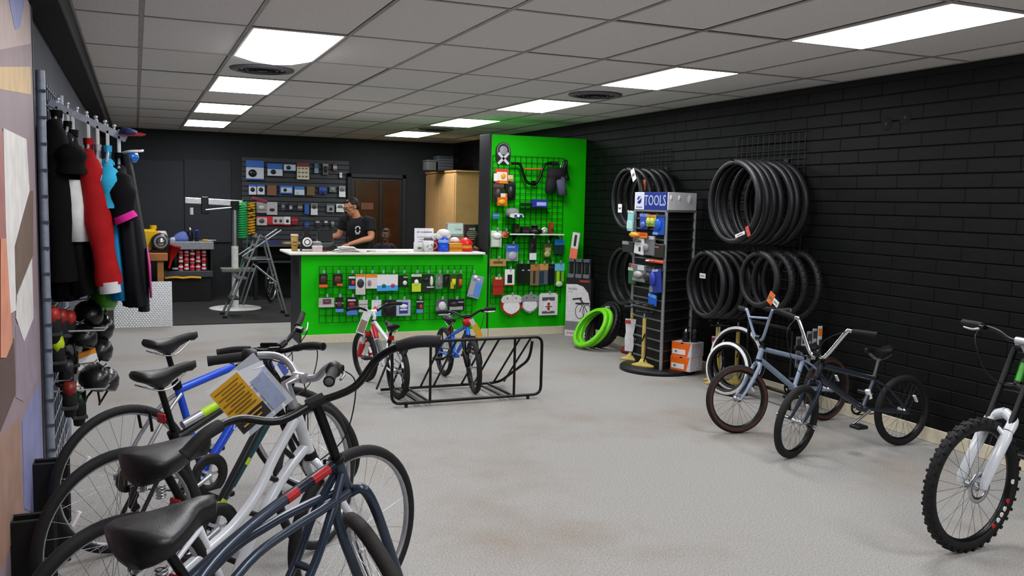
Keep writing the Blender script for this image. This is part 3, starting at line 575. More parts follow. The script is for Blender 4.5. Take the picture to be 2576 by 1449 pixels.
# ------------------------------------------------------------------ black floor rack for the small bikes
t = thing('bike_rack', 'black tubular floor bike rack holding two small bikes', 'bike rack', (0, 0, 0))
FY, BY, x0, x1, H_ = 6.80, 7.38, 1.86, 3.17, .53
rk = lambda pts, n_, r=.0125, rad=.07: MB().tube(pipe_corner(pts, rad), r, 8).build(n_, BMET, t)
loop = [(x0 + .4, FY, .035), (x1, FY, .035), (x1, FY + .0, H_), (x0, FY, H_), (x0, FY, .035), (x0 + .4, FY, .035)]
rk(loop, 'front_loop'); rk([(x0 + .05, BY, .5), (x0 + .06, BY, .03), (x1 - .15, BY, .03), (x1 - .09, FY + .05, .33), (x1 - .09, FY, .5)][1:], 'rear_rail', .0125, .1)
for x in (2.18, 2.92): MB().tube([(x, FY, .03), (x, FY, H_)], .011, 8).build('upright', BMET, t); MB().tube([(x, FY, .03), (x - .02, BY, .03)], .011, 8).build('floor_brace', BMET, t); MB().tube([(x - .09, FY, .03), (x - .11, BY, .03)], .009, 8).build('floor_brace', BMET, t)
for x in (1.885, 2.01, 2.28, 2.40, 2.66, 2.78, 2.97, 3.07): MB().tube([(x, FY + .012, H_ - .01), (x, BY, .04)], .0095, 8).build('wheel_bar', BMET, t)
for x in (x0 + .12, x1 - .12): MB().cyl((x, FY, .012), .014, .024, 10).build('foot', RUB, t)
MB().cyl((x0 + .3, BY, .012), .014, .024, 10).build('foot', RUB, t)
# black upright wheel holders on the clothes wall
for k, (y, n_) in enumerate(((4.74, 'blue city bike'), (3.98, 'black hybrid bike'), (3.2, 'white comfort bike'), (2.58, 'slate cruiser bike'))):
    t = thing('wheel_dock', f'black wall-side wheel holder at the rear tire of the {n_}', 'bike rack', (XL + .015, y - .34, 0), 0, 'wheel holders')
    for s_ in (-.04, .04): MB().box(.0, .16, s_ - .008, s_ + .008, .0, .46, .004).build('side_plate', BLK, t)
    MB().box(.0, .02, -.05, .05, .1, .46, .004).build('back_plate', BLK, t); MB().cyl((.1, -.055, .4), .012, .02, 10, 'y').build('bolt', STEEL, t)
# ================================================================== merchandise
def gridwall(name, label, loc, rz, w_, h, z0, m, sp=.0762, r=.0036):
    """wire grid panel in local XZ, hung by loc; wires ~3 inches apart"""
    t = thing(name, label, 'display grid', loc, rz)
    mb = MB(); nx = max(1, round(w_ / sp)); nz = max(1, round(h / sp))
    for i in range(nx + 1): mb.tube([(w_ * i / nx, 0, z0), (w_ * i / nx, 0, z0 + h)], r, 4)
    for i in range(nz + 1): mb.tube([(0, -.005, z0 + h * i / nz), (w_, -.005, z0 + h * i / nz)], r, 4)
    mb.build('wire_grid', m, t)
    return t
HOOK = mat('b9c6d6', .3, .6, noise=.02)
def hook(grid, x, z, L=.07):
    """silver scanner hook with price flag, a part of the grid"""
    lc = grid.location
    MB().tube([(x - lc.x, -.006, z - lc.z), (x - lc.x, -L, z - lc.z), (x - lc.x, -L - .01, z - lc.z + .012)], .003, 5).box(x - lc.x - .012, x - lc.x + .012, -L - .012, -L - .008, z - lc.z - .004, z - lc.z + .034, .002).build('hook', HOOK, grid)
def pack(name, label, cat, box, Y, main, bands=(), item=None, off=.03, dp=.012, tilt=0, group=None, shape=None, rough=.4, hookz=None):
    """carded goods hanging on a wall plane Y; box in photo pixels -> true size at that depth. bands (y0,y1,colour) from top; item (cx,cy,rx,ry,colour,depth)"""
    a = at(box[0], box[1], Y=Y - off); b = at(box[2], box[3], Y=Y - off); W = abs(b.x - a.x); Hh = abs(a.z - b.z); cx = (a.x + b.x) / 2
    t = thing(name, label, cat, (cx, Y - off, min(a.z, b.z)), 0, group); t.rotation_euler = (0, tilt, 0)
    mm = lambda c: c if not isinstance(c, str) else mat(c, rough, noise=.05)
    if shape: MB().prism([((x - .5) * W, z * Hh) for x, z in shape], dp).build('card', mm(main), t)
    else: MB().box(-W / 2, W / 2, 0, dp, 0, Hh, .003).build('card', mm(main), t)
    for k, (y0, y1, c, *xx) in enumerate(bands):
        x0, x1 = xx if xx else (0, 1)
        MB().box((x0 - .5) * W, (x1 - .5) * W, -.0025 - .0006 * k, .001, (1 - y1) * Hh, (1 - y0) * Hh, .001).build('printed_band', mm(c), t)
    for it in ([item] if item and not isinstance(item, list) else item or []):
        ix, iy, rx, ry, c, d = it
        MB().lathe([(1e-3, -1), (.6, -.92), (.95, -.45), (1, .1)], 14, Matrix.Translation(((ix - .5) * W, -.002, (1 - iy) * Hh)) @ Matrix.Diagonal((rx * W, d, ry * Hh, 1)) @ Matrix.Rotation(-PI / 2, 4, 'X')).build('contents', mm(c), t)
    return t
def ordn(k): return ['first', 'second', 'third', 'fourth', 'fifth', 'sixth', 'seventh', 'eighth', 'ninth', 'tenth', 'eleventh', 'twelfth', 'thirteenth', 'fourteenth', 'fifteenth'][k]
GW = mat('070c07', .5)
a = at(803, 670, Y=YC - .02); b = at(1187, 800, Y=YC - .02)
gc = gridwall('wire_grid_panel', 'black wire display grid on the front of the green counter', (a.x, YC - .02, 0), 0, b.x - a.x, a.z - b.z, b.z, GW)
G1 = 'packs on the upper hooks of the counter grid'; G2 = 'packs on the lower hooks of the counter grid'
P1 = [((803, 690, 824, 723), '1c1512', [(.78, 1, 'e8641c')], (.5, .4, .4, .3, '3a2a24', .01), 'black card with orange foot, end of the counter grid'),
 ((838, 690, 862, 719), '1a1412', [(.8, 1, 'd9601e', .4, 1)], (.5, .45, .4, .3, '5a2f22', .01), 'black card with an orange lower corner on counter grid'),
 ((877, 692, 893, 727), '20222a', [(.78, 1, '5f8fe0'), (.1, .25, 'd0d0d0')], (.68, .55, .25, .16, 'd03038', .008), 'dark slim card with red dot and pale blue foot'),
 ((895, 690, 919, 741), 'd9d4d2', [(0, .12, 'e88420'), (.72, 1, 'c8c2c0')], (.5, .45, .36, .22, '30303c', .014), 'long white card with orange header and dark part'),
 ((921, 690, 949, 726), 'ddd6d8', [(0, .22, 'ef8a1c')], (.3, .6, .16, .22, '8f7f93', .012), 'squat white card with orange header and mauve part'),
 ((949, 691, 976, 732), 'e9e6ea', [(.66, 1, '44a4e8')], (.62, .68, .2, .12, '1b6a6c', .01), 'white card with blue foot and teal badge'),
 ((976, 691, 1001, 731), 'e9e6ea', [(.66, 1, '44a4e8')], (.5, .68, .22, .12, 'c8324e', .01), 'white card with blue foot and red badge'),
 ((1004, 693, 1026, 722), '14180f', [(.1, .2, 'bdbdbd', .5, .95)], (.66, .64, .24, .2, 'e2e2e2', .01), 'dark green bag with round white label'),
 ((1035, 690, 1060, 735), '1a2410', [(0, .14, 'cfd6c8'), (.5, .97, 'c3dc2c', .05, .95)], (.5, .44, .22, .16, 'f0f0e8', .014), 'neon yellow and black card with white disc'),
 ((1062, 690, 1091, 733), '1c2a18', [(.72, .78, 'e6ece6', .4, 1)], [(.35, .3, .3, .12, '20201e', .02), (.8, .4, .14, .3, 'e0e4de', .014)], 'black folding tool card with white handle'),
 ((1096, 690, 1113, 727), '6d7a6c', [(.5, .56, 'a9aca8')], (.5, .5, .3, .34, '848a86', .01), 'grey slim card hanging among bright tools'),
 ((1115, 690, 1132, 722), '10180e', [(.4, .5, '1e3020')], (.5, .45, .36, .3, '141414', .012), 'black slim tool card beside the grey one'),
 ((1132, 690, 1148, 728), '3c4c10', [(.3, .5, 'd9cf1e', .3, .9), (.5, .95, 'b9b818', .1, .6)], (.6, .55, .3, .2, 'd9d31c', .012), 'yellow tire lever set on the counter grid'),
 ((1150, 690, 1163, 725), '2a3a18', [(.35, .8, 'c9521c', .35, .95)], (.6, .55, .25, .22, 'd85f22', .012), 'orange tire lever set on the counter grid'),
 ((1175, 692, 1205, 749), '8e9cb8', [(.12, .2, 'e8e8ee', .3, .7), (.3, .9, '5c90dc', .45, .95), (.3, .9, 'b0a4a8', .05, .42)], (.3, .1, .18, .09, 'ececec', .02), 'pale blue bagged tube tilted at the grid end')]
for k, (bx_, mn, bd, it, lb) in enumerate(P1):
    pack('hanging_pack', lb, 'packaged goods', bx_, YC - .02, mn, bd, it, off=.06, group=G1, tilt=(.25 if k == 14 else 0))
    q = at((bx_[0] + bx_[2]) / 2, 686, Y=YC - .06); hook(gc, q.x, q.z)
P2 = [((802, 750, 841, 773), 'b6aaac', [(.12, .62, '57404c', .26, .8), (.8, .9, 'e0dcdc')], (.5, .4, .2, .15, '6b4a58', .02), 'grey box with a dark purple window on the lower hooks'),
 ((844, 748, 864, 785), '20181a', [(.78, 1, '5a86dc'), (.35, .45, 'a08a80')], (.5, .5, .36, .2, '4a3430', .012), 'black card with blue foot beside the grey box'),
 ((872, 748, 900, 792), '1c1416', [(.74, 1, '4a78d4'), (.12, .22, 'c8c8c8', .1, .8), (.6, .66, 'd0d0d0', .1, .9)], (.45, .42, .3, .14, '8c1c24', .014), 'wide dark red card with blue foot'),
 ((903, 755, 925, 785), 'c9c6c6', [(.3, .4, '8a8a8a')], (.5, .6, .3, .2, 'a8a8a8', .01), 'white card hanging behind the red kids bike bar'),
 ((935, 755, 959, 795), 'dcdfe6', [(.55, 1, '5aa6e6')], (.35, .5, .16, .12, 'd24a3a', .01), 'white and sky blue card behind the red kids bike'),
 ((963, 755, 997, 797), '151c14', [(.3, .36, '3a4438')], (.5, .5, .42, .36, '171c17', .03), 'black soft pouch hanging on the lower hooks'),
 ((997, 755, 1033, 794), 'aeb8d0', [(.15, .85, '2c3c86', .2, .8), (.55, .66, 'd8dcee', .25, .75)], (.5, .4, .28, .14, 'e2e4f0', .012), 'clear hard case with navy insert'),
 ((1048, 752, 1064, 787), '18201a', [(.74, 1, '5a8ad8'), (.15, .24, 'c0c0c0')], (.68, .55, .26, .16, 'c8382e', .01), 'narrow black card with red dot and blue foot'),
 ((1097, 753, 1125, 790), '5a5c60', [(.5, 1, '80858c')], (.55, .45, .34, .3, 'd4d4d8', .02), 'grey card with chrome bell'),
 ((1127, 753, 1168, 782), '16141a', [(.2, .32, '8f8f98', .6, .95), (.62, .9, 'aaa8a8', .1, .9)], (.4, .4, .3, .2, '241c24', .02), 'black boxy pack above the blue kids bike')]
for k, (bx_, mn, bd, it, lb) in enumerate(P2):
    pack('hanging_pack', lb, 'packaged goods', bx_, YC - .02, mn, bd, it, off=.06, group=G2); q = at((bx_[0] + bx_[2]) / 2, 746 if k < 3 else 752, Y=YC - .06); hook(gc, q.x, q.z)
# ------------------------------------------------------------------ tall grid on the green partition
a = at(1237, 390, Y=YC - .02); b = at(1409, 760, Y=YC - .02)
gg = gridwall('wire_grid_panel', 'tall black wire display grid on the green partition wall', (4.005, YC - .02, 0), 0, b.x - 4.005, a.z - b.z, b.z, GW)
GP = 'goods on the green partition grid'
circ = [(.5 + .5 * math.cos(2 * PI * k / 20), .5 + .5 * math.sin(2 * PI * k / 20)) for k in range(20)]
# emblem plaque
a = at(1249, 357, Y=YC - .03); b = at(1284, 413, Y=YC - .03); W = b.x - a.x; Hh = a.z - b.z
t = thing('emblem_plaque', 'black rounded plaque with silver ring and crossed bars above the partition grid', 'sign', ((a.x + b.x) / 2, YC - .03, b.z))
MB().prism([(W / 2 * math.cos(q), Hh - W / 2 + W / 2 * math.sin(q)) for q in [PI * i / 14 for i in range(15)]] + [(-W / 2, W * .3), (-W * .3, 0), (W * .3, 0), (W / 2, W * .3)], .01).build('plate', BLK, t)
MB().lathe([(W * .46, -.003), (W * .46, 0), (W * .38, 0), (W * .38, -.003)], 28, Matrix.Translation((0, 0, Hh - W / 2)), 'y', closed=True).build('ring', GRYM, t)
MB().lathe([(.001, -.004), (W * .24, -.004), (W * .28, .0)], 20, Matrix.Translation((0, 0, Hh - W / 2)), 'y').build('disc', mat('9a9aa0', .5), t)
for s_ in (-1, 1): MB().box(-.017, .017, -.006, 0, -W * .5, W * .5, .002, Matrix.Translation((0, 0, Hh * .25)) @ Matrix.Rotation(s_ * .8, 4, 'Y')).build('crossed_bar', mat('c9c9cc', .5), t)
GR = [((1247, 424, 1278, 462), 'd0402a', [(.22, .8, 'e8dcd0', .1, .9), (.8, 1, 'd98020', .3, 1)], (.6, .5, .2, .2, 'e2a020', .012), 'red header pack with white and orange print', 0),
 ((1243, 436, 1252, 456), 'e6e2dc', [], None, 'small white card beside the red header pack', .02), ((1278, 440, 1291, 456), 'd9b890', [(.6, 1, 'b08050')], None, 'small tan card beside the red header pack', .02),
 ((1241, 462, 1267, 506), '2c2420', [(0, .2, '5a4038')], (.5, .6, .45, .4, '2e2622', .03), 'dark brown pouch under the red header pack', 0),
 ((1273, 458, 1297, 502), '16161a', [(.0, .14, '2c2c30')], (.5, .55, .45, .42, '18181b', .04), 'black saddle bag beside the brown pouch', .0),
 ((1252, 486, 1276, 518), 'c96a14', [(0, .3, 'd8d0c8', .3, .8)], (.45, .7, .35, .22, 'ee9a1c', .02), 'orange pouch with white tag', .03),
 ((1236, 580, 1262, 622), 'a9b4a6', [(.0, .3, 'dfe4dc', 0, .5), (.55, .95, 'c8d2c8', .1, .7)], (.6, .3, .4, .2, 'ecefe8', .02), 'silver and white parts bag below the cap', 0),
 ((1264, 583, 1279, 598), 'd87a4a', [(.4, .7, 'e8c0a0')], (.5, .5, .4, .3, 'c8402a', .01), 'small coral card at the shelf end', 0),
 ((1274, 615, 1304, 657), '8a9096', [(0, .42, '3a66c8'), (.1, .2, '8fb0ee', .1, .7)], (.52, .68, .34, .26, 'a8adb2', .014), 'blue header pack with silver chainring', 0),
 ((1233, 652, 1273, 670), 'b08a50', [(.3, .6, '6a4a2a', .2, .8)], None, 'tan flat box hanging at the grid edge', 0),
 ((1333, 600, 1349, 654), '2c302c', [(.68, 1, 'dfe3e6')], (.5, .4, .4, .22, '1b1c1c', .014), 'black pump head with white foot card', 0),
 ((1368, 612, 1387, 648), '4a5a30', [(.3, .55, 'b0a060', .2, .9)], (.5, .75, .4, .22, 'a8b070', .012), 'brass ring pack under the white shelf', 0),
 ((1395, 602, 1419, 640), '1b3a30', [(0, .38, '2a8ad8')], None, 'dark card with bright blue header at grid end', 0),
 ((1301, 664, 1318, 712), '121812', [(.3, .36, 'b8c0b8', .7, 1)], None, 'first black boxed tube on the grid', 0), ((1319, 664, 1333, 712), '161d16', [(.3, .36, 'b8c0b8', .6, 1)], None, 'second black boxed tube on the grid', 0),
 ((1335, 666, 1356, 718), '7a6a50', [(0, .28, 'b4763c'), (.3, .9, '3a3028', .3, .55)], None, 'tan header pack with grey straps', 0), ((1356, 664, 1378, 716), '55606c', [(0, .3, 'c8924e'), (.35, .95, '2c3a50', .05, .55)], None, 'tan header pack with blue straps', 0),
 ((1380, 665, 1395, 712), '14161a', [(.1, .2, '30343c')], None, 'black boxed tube beside the blue strap pack', 0),
 ((1396, 663, 1419, 720), '2a6a24', [(0, .32, '6ac0dc'), (.34, .8, 'a8d820', .2, .5), (.34, .8, '7ab81c', .7, .95)], (.5, .9, .36, .12, 'b8e0b0', .014), 'sky blue header pack with lime straps', 0),
 ((1271, 678, 1294, 718), 'eceaea', [(.32, .85, '1c2028', .25, .75), (.94, 1, 'c83028')], None, 'white card with black phone case', 0),
 ((1241, 697, 1266, 742), 'a82a20', [(.0, .14, 'd8cfa8', .2, .8), (.5, .54, '8a1c16')], None, 'brick red pouch low on the grid', 0),
 ((1240, 537, 1256, 551), '3c6c98', [(.2, .5, '5a90b8')], None, 'small blue card beside the grey cap', 0)]
for (bx_, mn, bd, it, lb, eo) in GR:
    pack('hanging_pack', lb, 'packaged goods', bx_, YC - .02, mn, bd, it, off=.06 + eo, dp=.02, group=GP)
    if bx_[1] > 570: q = at((bx_[0] + bx_[2]) / 2, bx_[1] - 2, Y=YC - .06); hook(gg, q.x, q.z)
# BMX number plates
hp = [(.5, 0), (.25, .12), (.06, .32), (0, .55), (.04, .78), (.14, .92), (.3, 1), (.7, 1), (.86, .92), (.96, .78), (1, .55), (.94, .32), (.75, .12)]
for bx_, c1, c2, top, lb in (((1260, 742, 1313, 795), 'b41c20', 'e9e7e8', 'd4d0ce', 'red bordered white BMX number plate'), ((1311, 741, 1355, 788), '8f9092', 'e4e4e6', '8a8c8e', 'grey bordered white BMX number plate')):
    t = pack('number_plate', lb, 'number plate', bx_, YC - .02, c1, [], None, off=.07, dp=.012, shape=hp, group='number plates')
    a = at(bx_[0], bx_[1], Y=YC - .09); b = at(bx_[2], bx_[3], Y=YC - .09); W = b.x - a.x; Hh = a.z - b.z
    MB().prism([((x - .5) * W * .78, .1 * Hh + z * Hh * .62) for x, z in hp], .004).build('number_field', mat(c2, .4), t).location = (0, -.004, 0)
    MB().prism([((x - .5) * W * .98, Hh * (.62 + .38 * max(0, (z - .3) / .7))) for x, z in hp if z > .3], .005).build('top_pad', mat(top, .5), t).location = (0, -.0055, 0)
    for s_ in (-1, 1): MB().cyl((s_ * W * .2, -.008, Hh * .84), .008, .004, 8, 'y').build('eyelet', GRYD, t)
    q = at((bx_[0] + bx_[2]) / 2, bx_[1] - 1, Y=YC - .06); hook(gg, q.x, q.z)
t = pack('number_plate', 'white square plate with grey corners and red cross emblem', 'number plate', (1357, 738, 1402, 792), YC - .02, 'dedcdf', [(.18, .34, '55575c', .16, .84), (.82, .92, '55575c', .16, .84)], None, off=.07, shape=[(0, 0), (1, 0), (1, .9), (.9, 1), (.1, 1), (0, .9)], group='number plates')
MB().prism([(0, .05), (.055, .085), (.055, .17), (0, .21), (-.055, .17), (-.055, .085)], .004).build('white_field', mat('e8e6e8', .4), t).location = (0, -.004, -.012)
for q in (.095, .155): MB().prism([(0, q - .03), (.022, q), (0, q + .025), (-.022, q)], .004).build('emblem', mat('b02434', .4), t).location = (0, -.008, -.012)
MB().box(-.045, .045, -.010, -.004, .105, .115).build('emblem_bar', mat('6a2030', .4), t)
q = at(1380, 737, Y=YC - .06); hook(gg, q.x, q.z)
# handlebar hung on the grid
bars = [(1286, 412), (1300, 411), (1309, 415), (1316, 436), (1324, 456), (1334, 462), (1347, 461), (1356, 450), (1364, 428), (1372, 414), (1384, 410), (1400, 411)]
t = thing('bmx_handlebar', 'black BMX handlebar with red crossbar hanging on the green grid', 'handlebar', (0, 0, 0))
MB().tube(smooth([at(x, y, Y=YC - .10) for x, y in bars], 3), .017, 10).build('bar', BMET, t); MB().tube([at(1320, 425, Y=YC - .10), at(1367, 425, Y=YC - .10)], .011, 8).build('crossbar', mat('e0582c', .4), t)
MB().tube([at(1386, 410, Y=YC - .10), at(1403, 411, Y=YC - .10)], .024, 10).build('grip', RUB, t); MB().box(-.03, .03, -.03, .0, -.03, .03, .006, Matrix.Translation(at(1341, 461, Y=YC - .07))).build('clamp_bracket', BMET, t)
# padded shorts and a black saddle on the grid
a = at(1372, 420, Y=YC - .14); b = at(1425, 487, Y=YC - .14); W = b.x - a.x; Hh = a.z - b.z
t = thing('cycling_shorts', 'black padded cycling shorts with grey speckled side panel', 'shorts', ((a.x + b.x) / 2, YC - .13, b.z))
FAB = mat('16161b', .8, bump=.3); FABG = mat('55556e', .85, noise=.5, scale=90)
MB().rings([(0, 0, Hh * .55, W * .40, .05), (0, 0, Hh * .75, W * .42, .055), (0, 0, Hh, W * .34, .04)], 16, wob=.03).build('waist', FAB, t)
MB().rings([(-W * .24, 0, 0, W * .22, .045), (-W * .22, 0, Hh * .3, W * .24, .05), (-W * .18, 0, Hh * .62, W * .24, .05)], 14, wob=.04).build('trouser_leg', FAB, t)
MB().rings([(W * .34, 0, -.02, W * .2, .045), (W * .26, 0, Hh * .3, W * .22, .05), (W * .16, 0, Hh * .64, W * .24, .05)], 14, wob=.04).build('trouser_leg', FABG, t)
p = at(1418, 428, Y=YC - .12); t = thing('bike_saddle', 'black bike saddle hung nose down beside the cycling shorts', 'saddle', (p.x, YC - .12, p.z - .14)); o = saddle(t, 0, .16, .26, .07, SADB); o.rotation_euler = (0, PI / 2 - .2, 0); o.location = (-.12, 0, .12)
# cap
p = at(1287, 549, Y=YC - .1); t = thing('cycling_hat', 'grey cap with navy front badge on the partition grid', 'cap', (p.x, YC - .12, p.z))
MB().rings([(0, 0, .03, .085, .085), (0, 0, .07, .085, .085), (0, 0, .11, .07, .07), (0, 0, .125, .03, .03)], 18).build('crown', mat('7f8186', .8), t)
MB().prism([(-.09, 0), (-.08, .035), (0, .045), (.08, .035), (.1, 0), (.05, -.012), (-.05, -.012)], .012, Matrix.Translation((.015, -.1, .02))).build('brim', mat('c9cbd0', .7), t)
MB().box(-.015, .09, -.106, -.1, .005, .045, .004).build('badge', mat('18265c', .5), t); MB().ball((.035, -.107, .03), (.022, .003, .016), 10, 6).build('badge_mark', WHT, t); MB().box(-.008, .008, -.1075, -.106, .012, .018).build('badge_stroke', WHT, t)
# gloves and blue pack on a small tray
t = pack('glove_pack', 'navy glove pack with white print lying on a wire tray', 'packaged goods', (1339, 501, 1377, 522), YC - .02, '2b3590', [(.35, .8, 'aab6f0', .3, .92)], None, off=.08, dp=.05, group=GP)
pack('glove_pack', 'flat dark green glove pack beside the navy one', 'packaged goods', (1312, 510, 1340, 519), YC - .02, '14281c', [(.4, .6, '0d1c14')], None, off=.08, dp=.05, group=GP)
a = at(1308, 523, Y=YC - .05); b = at(1380, 523, Y=YC - .05); MB().box(a.x - 4.005, b.x - 4.005, -.1, -.006, a.z - .008, a.z, .002).build('wire_tray', GW, gg)
# white shelf with small parts
a = at(1281, 588, Y=YC - .16); b = at(1417, 590, Y=YC - .16)
t = thing('display_shelf', 'narrow white edged shelf on the partition grid carrying small parts', 'shelf', (a.x, YC - .02, a.z)); MB().box(0, b.x - a.x, -.16, -.006, -.012, 0, .003).build('board', BLK, t); MB().box(0, b.x - a.x, -.17, -.16, -.014, .003, .002).build('front_edge', mat('dfe8d8', .4), t)
for x in (.1, .6): MB().prism([(0, 0), (0, -.09), (.01, -.09), (.13, -.012), (.13, 0)], .008, Matrix.Translation((x, -.006, -.012)) @ Matrix.Rotation(-PI / 2, 4, 'Z')).build('bracket', GW, t)
zs = a.z
SH = [((1294, 563, 1305, 588), '15130f', 'tall black carton on the white edged shelf'), ((1313, 570, 1330, 588), '1d1612', 'low black carton on the white edged shelf'), ((1384, 560, 1392, 586), '96421c', 'upright rust red carton on the shelf end')]
for bx_, c, lb in SH:
    p = at(bx_[0], bx_[1], Y=YC - .12); q = at(bx_[2], bx_[3], Y=YC - .12)
    t = thing('small_carton', lb, 'box', ((p.x + q.x) / 2, YC - .1, zs), 0, 'cartons on the partition shelf'); MB().box(-(q.x - p.x) / 2, (q.x - p.x) / 2, -.04, .04, 0, p.z - zs, .003).build('carton', mat(c, .5), t); MB().box(-(q.x - p.x) / 2.4, (q.x - p.x) / 2.4, -.042, -.04, .02, (p.z - zs) * .5).build('label_panel', mat('3a302a', .5), t)
p = at(1345, 565, Y=YC - .1); t = thing('bike_hub', 'black freewheel hub with silver cogs on the shelf', 'bike part', (p.x, YC - .1, zs))
MB().lathe([(.001, 0), (.1, 0), (.1, .05), (.04, .06), (.04, .10), (.001, .10)], 20).build('hub_shell', BLK, t)
for k in range(3): MB().lathe([(.02, .1 + .012 * k), (.06 - .01 * k, .1 + .012 * k), (.06 - .01 * k, .104 + .012 * k), (.02, .104 + .012 * k)], 18, closed=True, sm=False).build('cog', STEEL, t)
p = at(1369, 577, Y=YC - .14); t = thing('round_badge', 'round white badge with grey scroll leaning on the shelf', 'badge', (p.x, YC - .145, zs)); MB().lathe([(.001, -.004), (.04, -.004), (.042, .004), (.001, .004)], 22, Matrix.Translation((0, 0, .042)), 'y').build('disc', WHT, t); MB().lathe([(.018, -.006), (.026, -.006), (.026, -.003), (.018, -.003)], 18, Matrix.Translation((0, 0, .042)), 'y', closed=True).build('scroll', GRYM, t)
